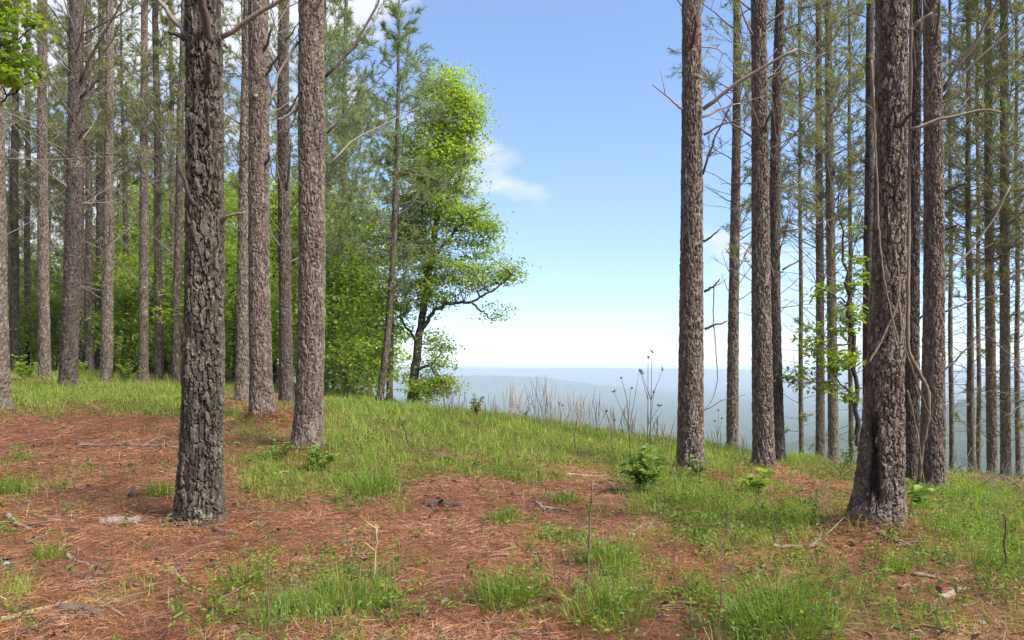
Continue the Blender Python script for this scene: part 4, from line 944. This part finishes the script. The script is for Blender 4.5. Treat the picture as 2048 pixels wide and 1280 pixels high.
# ------------------------------------------------------------------ broad-leaved plants
def plant(name, label, cat, px, py, stems, h, nleaf, leaf, mat, group=None, own=True, asp=.6, spread=.18):
    p = hit(px, py); r = thing(name, p, label, cat, group); sb_ = MB(); pos, dr = [], []
    for s in range(stems):
        a = rng.uniform(0, 6.28); lean = rng.uniform(0, spread) / h; q = wpath([rng.normal(0, .02), rng.normal(0, .02), -.02], unit(np.array([math.cos(a) * lean, math.sin(a) * lean, 1])), h * rng.uniform(.6, 1.05), 6, rng.normal(0, .1), .08, 0)
        sb_.tube(q, np.linspace(.005, .002, 6), 4, .4)
        for k in range(nleaf):
            t = rng.uniform(.3, 1); i = min(int(t * 5), 4); pos.append(q[i] + (q[i + 1] - q[i]) * (t * 5 - i)); b_ = rng.uniform(0, 6.28); dr.append([math.cos(b_), math.sin(b_), rng.uniform(-.15, .5)])
    sb_.build('stem', M['stalk'], r); pos, dr = np.array(pos), unit(np.array(dr)); N = unit(rdir(len(pos)) * .4 + np.array([0, -.25, 1]))
    if own:
        for i in range(len(pos)):
            b = MB(); leaves(b, pos[i:i + 1], leaf, tone=np.array([rng.uniform(0, 1)]), aspect=asp, hexa=True, N=N[i:i + 1], D=dr[i:i + 1]); b.build('leaf', M[mat], r, smooth=True)
    else:
        b = MB(); leaves(b, pos, leaf, aspect=asp, hexa=True, N=N, D=dr); b.build('leaves', M[mat], r, smooth=False)
plant('leafy_shrub', 'dark green leafy shrub in front of the dead weed stalks', 'shrub', 1285, 985, 16, .55, 16, .10, 'shrub', own=False, spread=.4)
plant('tree_seedling', 'broad-leaved seedling before the thick brown pine pair', 'seedling', 1513, 985, 5, .30, 7, .15, 'leaf_maple', 'large-leaved seedlings')
plant('tree_seedling', 'big-leaved seedling tucked right of the great hollow pine', 'seedling', 1815, 1030, 3, .42, 5, .17, 'forb', 'large-leaved seedlings')
plant('tree_seedling', 'pale-leaved seedling at the foot of the vine-draped pine', 'seedling', 1850, 1020, 4, .36, 6, .13, 'shrub', 'large-leaved seedlings')
plant('tree_seedling', 'seedling with drooping leaves against the base of the gap-side pine', 'seedling', 1392, 965, 5, .36, 7, .11, 'shrub', 'large-leaved seedlings')
plant('weed_plant', 'bushy green weed on the crest below the distant ridge', 'weed', 950, 838, 9, .5, 14, .085, 'forb', own=False, spread=.3)
plant('weed_plant', 'upright green weed on the crest right of the bushy one', 'weed', 1050, 848, 4, .5, 9, .07, 'forb', own=False)
plant('leafy_shrub', 'low dark bush at the foot of the stout reddish pine', 'shrub', 640, 945, 12, .34, 14, .07, 'shrub', own=False, spread=.3)
plant('leafy_shrub', 'feathery bush in the grass left of the stout reddish pine', 'shrub', 555, 920, 10, .34, 14, .06, 'shrub', own=False, spread=.3)
plant('leafy_shrub', 'yellow-green bush at the grass edge beneath the far left pines', 'shrub', 150, 765, 12, .8, 24, .10, 'leaf_wood', own=False, spread=.6)
plant('leafy_shrub', 'bright bush in the gap below the lone pale pine', 'shrub', 255, 768, 12, .8, 24, .10, 'leaf_wood', own=False, spread=.6)
plant('leafy_shrub', 'rounded bright bush at the wood edge near the left picture edge', 'shrub', 48, 762, 12, .8, 22, .10, 'leaf_wood', own=False, spread=.6)
plant('leafy_shrub', 'light green bush right of the close slim pair on the right', 'shrub', 1700, 940, 8, .5, 14, .08, 'forb', own=False, spread=.3)

# ------------------------------------------------------------------ dead weeds, dry stalks
def weed_stalk(label, px, py, tips, seed):
    p = hit(px, py); d = p[1]; r = thing('dead_weed_stalk', p, label, 'weed stalk', 'tall dead weeds on the crest')
    b = MB(); main = np.array([P3(a, b_, d) for a, b_ in tips[0]]) - p; main[0] = (0, 0, -.03)
    t = np.linspace(0, len(main) - 1, 9); mp = np.stack([np.interp(t, np.arange(len(main)), main[:, c]) for c in range(3)], -1)
    b.tube(mp, np.linspace(.007, .003, 9), 5, .4); b.build('stem', M['stalk'], r); E = [mp[-1]]
    for k, (a, b_, row) in enumerate(tips[1]):
        e = P3(a, b_, d) - p + np.array([0, rng.normal(0, .12), 0]); zr = P3(0, row, d)[2] - p[2]; s = np.array([np.interp(zr, mp[:, 2], mp[:, c]) for c in range(3)])
        q = wpath(s, unit(e - s), np.linalg.norm(e - s), 5, rng.normal(0, .05), .03, .06); c = MB(); c.tube(q, np.linspace(.005, .0025, 5), 4, .4); c.build('side_stem', M['stalk'], r); E.append(q[-1])
    for e in E:
        h = MB()
        for k in range(5):
            dd = unit(rdir(1)[0] + np.array([0, 0, .9])); L_ = rng.uniform(.02, .06); h.tube(np.stack([e, e + dd * L_ * .7, e + dd * L_]), [.002, .008, .003], 4, .3)
        h.build('seed_head', M['stalk'], r)
weed_stalk('tall dead weed with spread side stems, left of the tallest stalk pair', 1262, 925, ([(1262,925),(1254,800),(1243,757)], [(1228,788,850),(1280,748,860),(1270,782,830)]), 1)
weed_stalk('tallest dead weed stalk topped with seed heads before the ridge', 1300, 930, ([(1300,930),(1302,800),(1304,705)], [(1320,745,800),(1283,752,800),(1308,790,840)]), 2)
weed_stalk('second dead weed stalk close beside the tallest one', 1294, 928, ([(1294,928),(1296,800),(1296,717)], [(1280,748,800),(1318,815,850)]), 3)
weed_stalk('short dead weed stalk right behind the gap-side pine', 1435, 905, ([(1435,905),(1436,860),(1437,822)], [(1428,845,880),(1445,840,870)]), 4)
weed_stalk('bent dead weed stalk among dry grass left of the tall weeds', 1225, 900, ([(1225,900),(1222,850),(1212,825)], [(1232,845,870)]), 5)
weed_stalk('short dead weed stalk in the middle of the crest grass', 1120, 866, ([(1120,866),(1121,830),(1119,808)], [(1126,815,840)]), 6)

def dry_clump(px, py, n, h, wid=.18):
    p = hit(px, py); r = thing('dry_grass_clump', p, 'thin clump of dry brown grass stalks standing along the crest against the hazy valley', 'dry grass', 'dry grass clumps along the crest'); b = MB()
    for i in range(n):
        a = rng.uniform(0, 6.28); q = wid * math.sqrt(rng.uniform(0, 1)); ln = h * rng.uniform(.5, 1.15)
        x0, y0 = math.cos(a) * q, math.sin(a) * q
        pt = wpath([x0, y0, gz(p[0] + x0, p[1] + y0) - p[2] - .02], unit(np.array([rng.normal(0, .16), rng.normal(0, .16), 1])), ln, 5, rng.normal(0, .14), .05, 0)
        b.tube(pt, np.array([.0034, .0034, .003, .0055, .0022]), 4, rng.uniform(.0, .8))
    b.build('stalks', M['straw'] if rng.random() < .6 else M['stalk'], r)
for px, py, n, h in [(882,834,9,.75),(905,838,8,.6),(925,838,7,.55),(948,840,7,.6),(985,842,9,.55),(1020,846,12,.75),(1040,848,10,.7),(1080,854,12,.9),(1100,857,10,.85),(1118,860,8,.7),(1150,862,10,.75),(1165,865,10,.85),(1185,868,9,.8),(1215,878,8,.6),(1232,880,8,.7),(1255,885,8,.6),(1275,890,7,.6),(1310,896,9,.65),(1330,900,8,.55),(1345,905,6,.5),(1430,908,6,.5),(1490,910,6,.45)]:
    dry_clump(px, py, int(n * 1.5), h * 1.1)

def bare_shrub(label, px, py, n, h):
    p = hit(px, py); r = thing('bare_shrub', p, label, 'bare shrub', 'bare shrubs at the right edge')
    for i in range(n):
        b = MB(); a = rng.uniform(0, 6.28); make_branch(b, [rng.normal(0, .08), rng.normal(0, .08), -.03], unit(np.array([math.cos(a) * .8, math.sin(a) * .5, 1])), h * rng.uniform(.6, 1.1), .008, 7, 4, rng.normal(-.25, .2), None, .6)
        b.build('branch', M['twig'], r)
bare_shrub('tangled bare shrub left of the leaning thin pine at right', 1915, 965, 9, 1.1)
bare_shrub('tangled bare shrub between the two straight far right pines', 1998, 985, 8, .9)
bare_shrub('bare scrubby shrub at the right picture edge', 2040, 985, 8, 1.0)
bare_shrub('leafless shrub on the slope between the slim pair and the great pine', 1690, 955, 7, .8)

# ------------------------------------------------------------------ fallen sticks and logs
G_S = 'fallen sticks on the needle floor'
def stick(label, pix, w, mat='stick', twigs=0, e=.5, name='fallen_branch', cat='fallen branch', lift=.3, group=G_S, lump=.07, k=9):
    P = np.array([hit(a, b_) for a, b_ in pix]); d = P[0, 1]; rr = w / F * d / 2; r = thing(name, P[0], label, cat, group)
    n = max(8, 5 * len(pix)); t = np.linspace(0, len(P) - 1, n); Q = np.stack([np.interp(t, np.arange(len(P)), P[:, c]) for c in range(3)], -1)
    sg = np.linalg.norm(P[-1] - P[0]) / n; Q[1:-1] += rng.normal(0, min(rr * .35, sg * .22), (n - 2, 3)); Q[:, 2] = np.maximum(height(Q[:, 0], Q[:, 1]), Q[:, 2] - .03) + rr * lift
    b = MB(); b.tube(Q - P[0], np.linspace(rr, rr * e, n), k, rng.uniform(.4, .9), lump); b.build('stem', M[mat], r)
    for i in range(twigs):
        j = rng.integers(1, n - 1); dd = unit(unit(Q[j + 1] - Q[j]) + rdir(1)[0] * np.array([.9, .9, .35]) + np.array([0, 0, .15])); q = wpath(Q[j] - P[0], dd, rng.uniform(.12, .4), 5, rng.normal(0, .2), .1, -.1)
        c = MB(); c.tube(q, np.linspace(rr * .5, rr * .2, 5), 5, .6); c.build('twig', M[mat], r)
stick('long thin fallen branch with twigs lying left of the lichen trunk', [(155,889),(230,892),(300,893),(362,900)], 9, 'stick', 6)
stick('pale stick lying in the bottom left corner', [(-10,1250),(50,1232),(118,1212)], 15, 'pale_wood', 1, .6)
stick('dark rotting log end beside the pale corner stick', [(120,1222),(165,1222),(205,1240)], 22, 'twig_dark', 1, .6)
stick('dark curved stick right of the rotting log end', [(188,1195),(212,1215),(250,1234)], 8, 'stick', 1)
stick('short grey stick leaning on needles near the left edge, above the corner stick', [(132,1112),(155,1125),(178,1133)], 9, 'stick')
stick('short dark stick on the needles right of the leaning grey one', [(168,1161),(190,1156),(212,1152)], 9, 'twig_dark')
stick('bent grey stick at far left beside a pale tuft', [(14,1032),(30,1048),(60,1060)], 12, 'stick', 1)
stick('crumbling pale log chunk beside the base of the lichen trunk', [(198,1047),(235,1045),(282,1043)], 24, 'stick', 0, .75, 'log_chunk', 'log', .1, lump=.16)
stick('curved pale twig bridging the log chunk and the lichen trunk', [(275,1040),(300,1025),(328,1022)], 5, 'pale_wood')
stick('thin straight twig across the needles below the lichen trunk', [(265,1137),(340,1130),(425,1127)], 4, 'stick', 2)
stick('slanting thin twig running down from the straight twig', [(342,1135),(365,1165),(402,1183)], 5, 'pale_wood')
stick('pale broken stick in the grass left of the stout reddish pine', [(547,950),(565,947),(582,944)], 8, 'pale_wood')
stick('forked grey stick lying near the centre of the needles', [(1071,1006),(1084,1018),(1105,1019),(1130,1022)], 9, 'stick', 2)
stick('straight pale stick at the meadow edge right of centre', [(1133,950),(1170,953),(1206,955)], 7, 'stick', 1)
stick('thin twig lying left of the round tuft at the bottom', [(797,1165),(840,1166),(892,1168)], 6, 'stick', 1)
stick('short dark log in the grass below the slender young pine', [(855,918),(878,919),(904,922)], 13, 'twig_dark', 0, .7)
stick('dark decaying wood mass half sunk in needles at centre', [(848,1012),(880,1010),(925,1014)], 18, 'twig_dark', 3, .6)
stick('long bowed branch lying left of the great hollow pine', [(1518,1085),(1572,1065),(1632,1056),(1676,1043)], 8, 'stick', 2)
stick('hook-shaped branch below the long bowed branch', [(1542,1093),(1590,1095),(1624,1094),(1640,1080),(1643,1064)], 9, 'stick', 1)
stick('long gnarled branch running down the mound from the great hollow pine', [(1702,1042),(1737,1050),(1779,1079),(1812,1088),(1862,1117)], 9, 'stick', 3)
stick('thin arched branch on the needles at lower right', [(1825,1153),(1870,1158),(1916,1173)], 8, 'stick', 1)
stick('thick weathered broken stick below the arched branch at lower right', [(1880,1199),(1905,1190),(1930,1180)], 15, 'stick', 0, .8)
stick('slim stick left of the long bowed branch in the weeds', [(1455,1062),(1480,1076),(1500,1082)], 4, 'stick')
stick('weathered stick at the foot of the lichen trunk, on its right', [(430,1062),(448,1068),(475,1070)], 14, 'twig_dark', 0, .6)
stick('thin twig on bare needles right of the lichen trunk', [(485,1022),(530,1024),(572,1030)], 5, 'stick')
stick('twig lying on the needles at left, above the pale tuft', [(65,1030),(78,1033),(95,1032)], 5, 'stick')
stick('crooked twig on the needles left of the stacked weeds at right', [(1250,1075),(1285,1050),(1320,1047)], 4, 'stick', 1)

def upright(label, pix, w, mat, name='dry_weed', cat='dry weed', tw=0, e=.5, group='upright dead stems'):
    p = hit(*pix[0]); d = p[1]; r = thing(name, p, label, cat, group); P = np.array([P3(a, b_, d) for a, b_ in pix]) - p; P[0] = (0, 0, -.04)
    n = max(7, 4 * len(P)); t = np.linspace(0, len(P) - 1, n); Q = np.stack([np.interp(t, np.arange(len(P)), P[:, c]) for c in range(3)], -1); rr = w / F * d / 2
    rr *= .8; Q[1:] += np.cumsum(rng.normal(0, rr * .5, (n - 1, 3)), 0); b = MB(); b.tube(Q, np.linspace(rr, rr * e, n), 6, .5, .06); b.build('stem', M[mat], r)
    for i in range(tw):
        j = rng.integers(n // 3, n - 1); q = wpath(Q[j], unit(np.array([rng.normal(0, .7), rng.normal(0, .4), .8])), np.linalg.norm(P[-1]) * rng.uniform(.12, .3), 4, 0, .1, 0); c = MB(); c.tube(q, np.linspace(rr * .6, rr * .25, 4), 4, .5); c.build('twig', M[mat], r)
upright('straight dark dead stake standing in weeds at the right edge', [(2016,1148),(2016,1090),(2016,1026)], 7, 'twig_dark')
upright('tall reddish dry stem standing right of centre', [(1172,1190),(1180,1080),(1187,968)], 6, 'stalk', tw=1)
upright('tan dry stem in front of the tall lush clump', [(1437,1285),(1440,1180),(1441,1080)], 4, 'stalk', tw=1)
upright('pale dry grass stem with curled leaves, left of centre', [(748,1160),(751,1100),(752,1045)], 7, 'straw', tw=4)
upright('brown dead stem rising from weeds at the bottom, left of centre', [(536,1268),(538,1190),(541,1115)], 6, 'stalk', tw=1)
upright('Y-shaped dead twig standing in the meadow below the slender young pine', [(822,898),(812,870),(798,838)], 5, 'twig_dark', tw=3)
upright('thin brown stem beside the tall reddish one', [(1140,1180),(1141,1130),(1139,1090)], 4, 'stalk')
upright('short charred stub poking out of needles left of the lichen trunk', [(266,993),(264,982),(262,968)], 16, 'twig_dark', 'charred_stub', 'stub', e=.7, group='stubs')
upright('thin dark weed stem in the meadow right of centre', [(1150,905),(1151,870),(1152,835)], 4, 'stalk')

def stone(label, px, py, w):
    p = hit(px, py); r = w / F * p[1] / 2; b = MB(); nu, nv = 14, 9; th, ph = np.meshgrid(np.arange(nu) * 2 * math.pi / nu, np.linspace(.05, math.pi - .05, nv))
    k = 1 + .28 * (fbm(th * 1.3 + px, ph * 1.7, px, 3) - .5) * np.sin(ph); V = np.stack([r * k * np.sin(ph) * np.cos(th), r * .75 * k * np.sin(ph) * np.sin(th), r * .62 * k * np.cos(ph) + r * .25], -1).reshape(-1, 3)
    i = np.arange(nv - 1)[:, None] * nu; j = np.arange(nu)[None]; j2 = (j + 1) % nu; b.add(V, np.stack([i + j, i + nu + j, i + nu + j2, i + j2], -1).reshape(-1, 4), tone=.6)
    tag(b.build('stone', M['stone'], loc=p), label, 'stone', 'stones')
stone('small grey stone half sunk in needles at the left edge', 12, 1132, 20)
stone('small grey stone on bare needles right of centre', 1263, 1072, 16)
stone('little pale stone near the bottom right corner', 1963, 1250, 18)

# ------------------------------------------------------------------ vines
def vine(label, pix, w, mat='vine', dd=(0, 0), name='vine', e=.7):
    n = len(pix); ds = np.linspace(dd[0], dd[1], n) if len(dd) == 2 else np.array(dd); P = np.array([P3(a, b_, dz) for (a, b_), dz in zip(pix, ds)])
    t = np.linspace(0, n - 1, n * 6); Q = np.stack([np.interp(t, np.arange(n), P[:, c]) for c in range(3)], -1)
    for _ in range(3): Q[1:-1] = (Q[:-2] + 2 * Q[1:-1] + Q[2:]) / 4
    Q += rng.normal(0, .0025, Q.shape); rr = w / F * ds[0] / 2; b = MB(); o = Q[0].copy(); b.tube(Q - o, np.linspace(rr, rr * e, len(Q)), 6, .6, .16)
    r = thing(name, o, label, 'vine', 'vines on the right pines'); b.build('stem', M[mat], r)
vine('pale thin vine slanting across the front of the great hollow pine', [(1738,726),(1766,675),(1795,611),(1800,560),(1790,500)], 4, 'vine', (5.72, 5.76, 5.8, 5.82, 5.82))
vine('tan vine looping down from the great pine across the vine-draped pine', [(1797,600),(1804,683),(1831,758),(1852,815),(1878,872)], 6, 'vine', (5.8, 5.9, 7.5, 9.5, 11.1))
vine('thick mossy vine bending between the slot pine and the vine-draped pine', [(1824,-30),(1820,200),(1818,380),(1816,600),(1815,704),(1838,744),(1856,780),(1858,830),(1843,900),(1838,962)], 6.5, 'stalk', (11.9, 11.8, 11.6, 11.2, 11.1, 11.0, 11.0, 11.0, 11.1, 11.2), e=1.2)
vine('long thin vine climbing the left edge of the great hollow pine', [(1742,120),(1749,250),(1754,380),(1758,470),(1768,560),(1785,640),(1798,690)], 4, 'vine', (5.85, 5.85, 5.83, 5.8, 5.76, 5.76, 5.78))
vine('thin vine hanging down beside the vine-draped pine to the ground', [(1815,780),(1832,850),(1842,920),(1850,990),(1868,1040)], 3, 'vine', (8, 8, 8, 8, 8))
vine('wiry vine hanging from a broken branch right of the gap-side pine', [(1428,575),(1426,640),(1432,700),(1436,760),(1425,800),(1408,822)], 2.2, 'stalk', (9.9, 9.95, 10, 10, 9.95, 9.8))
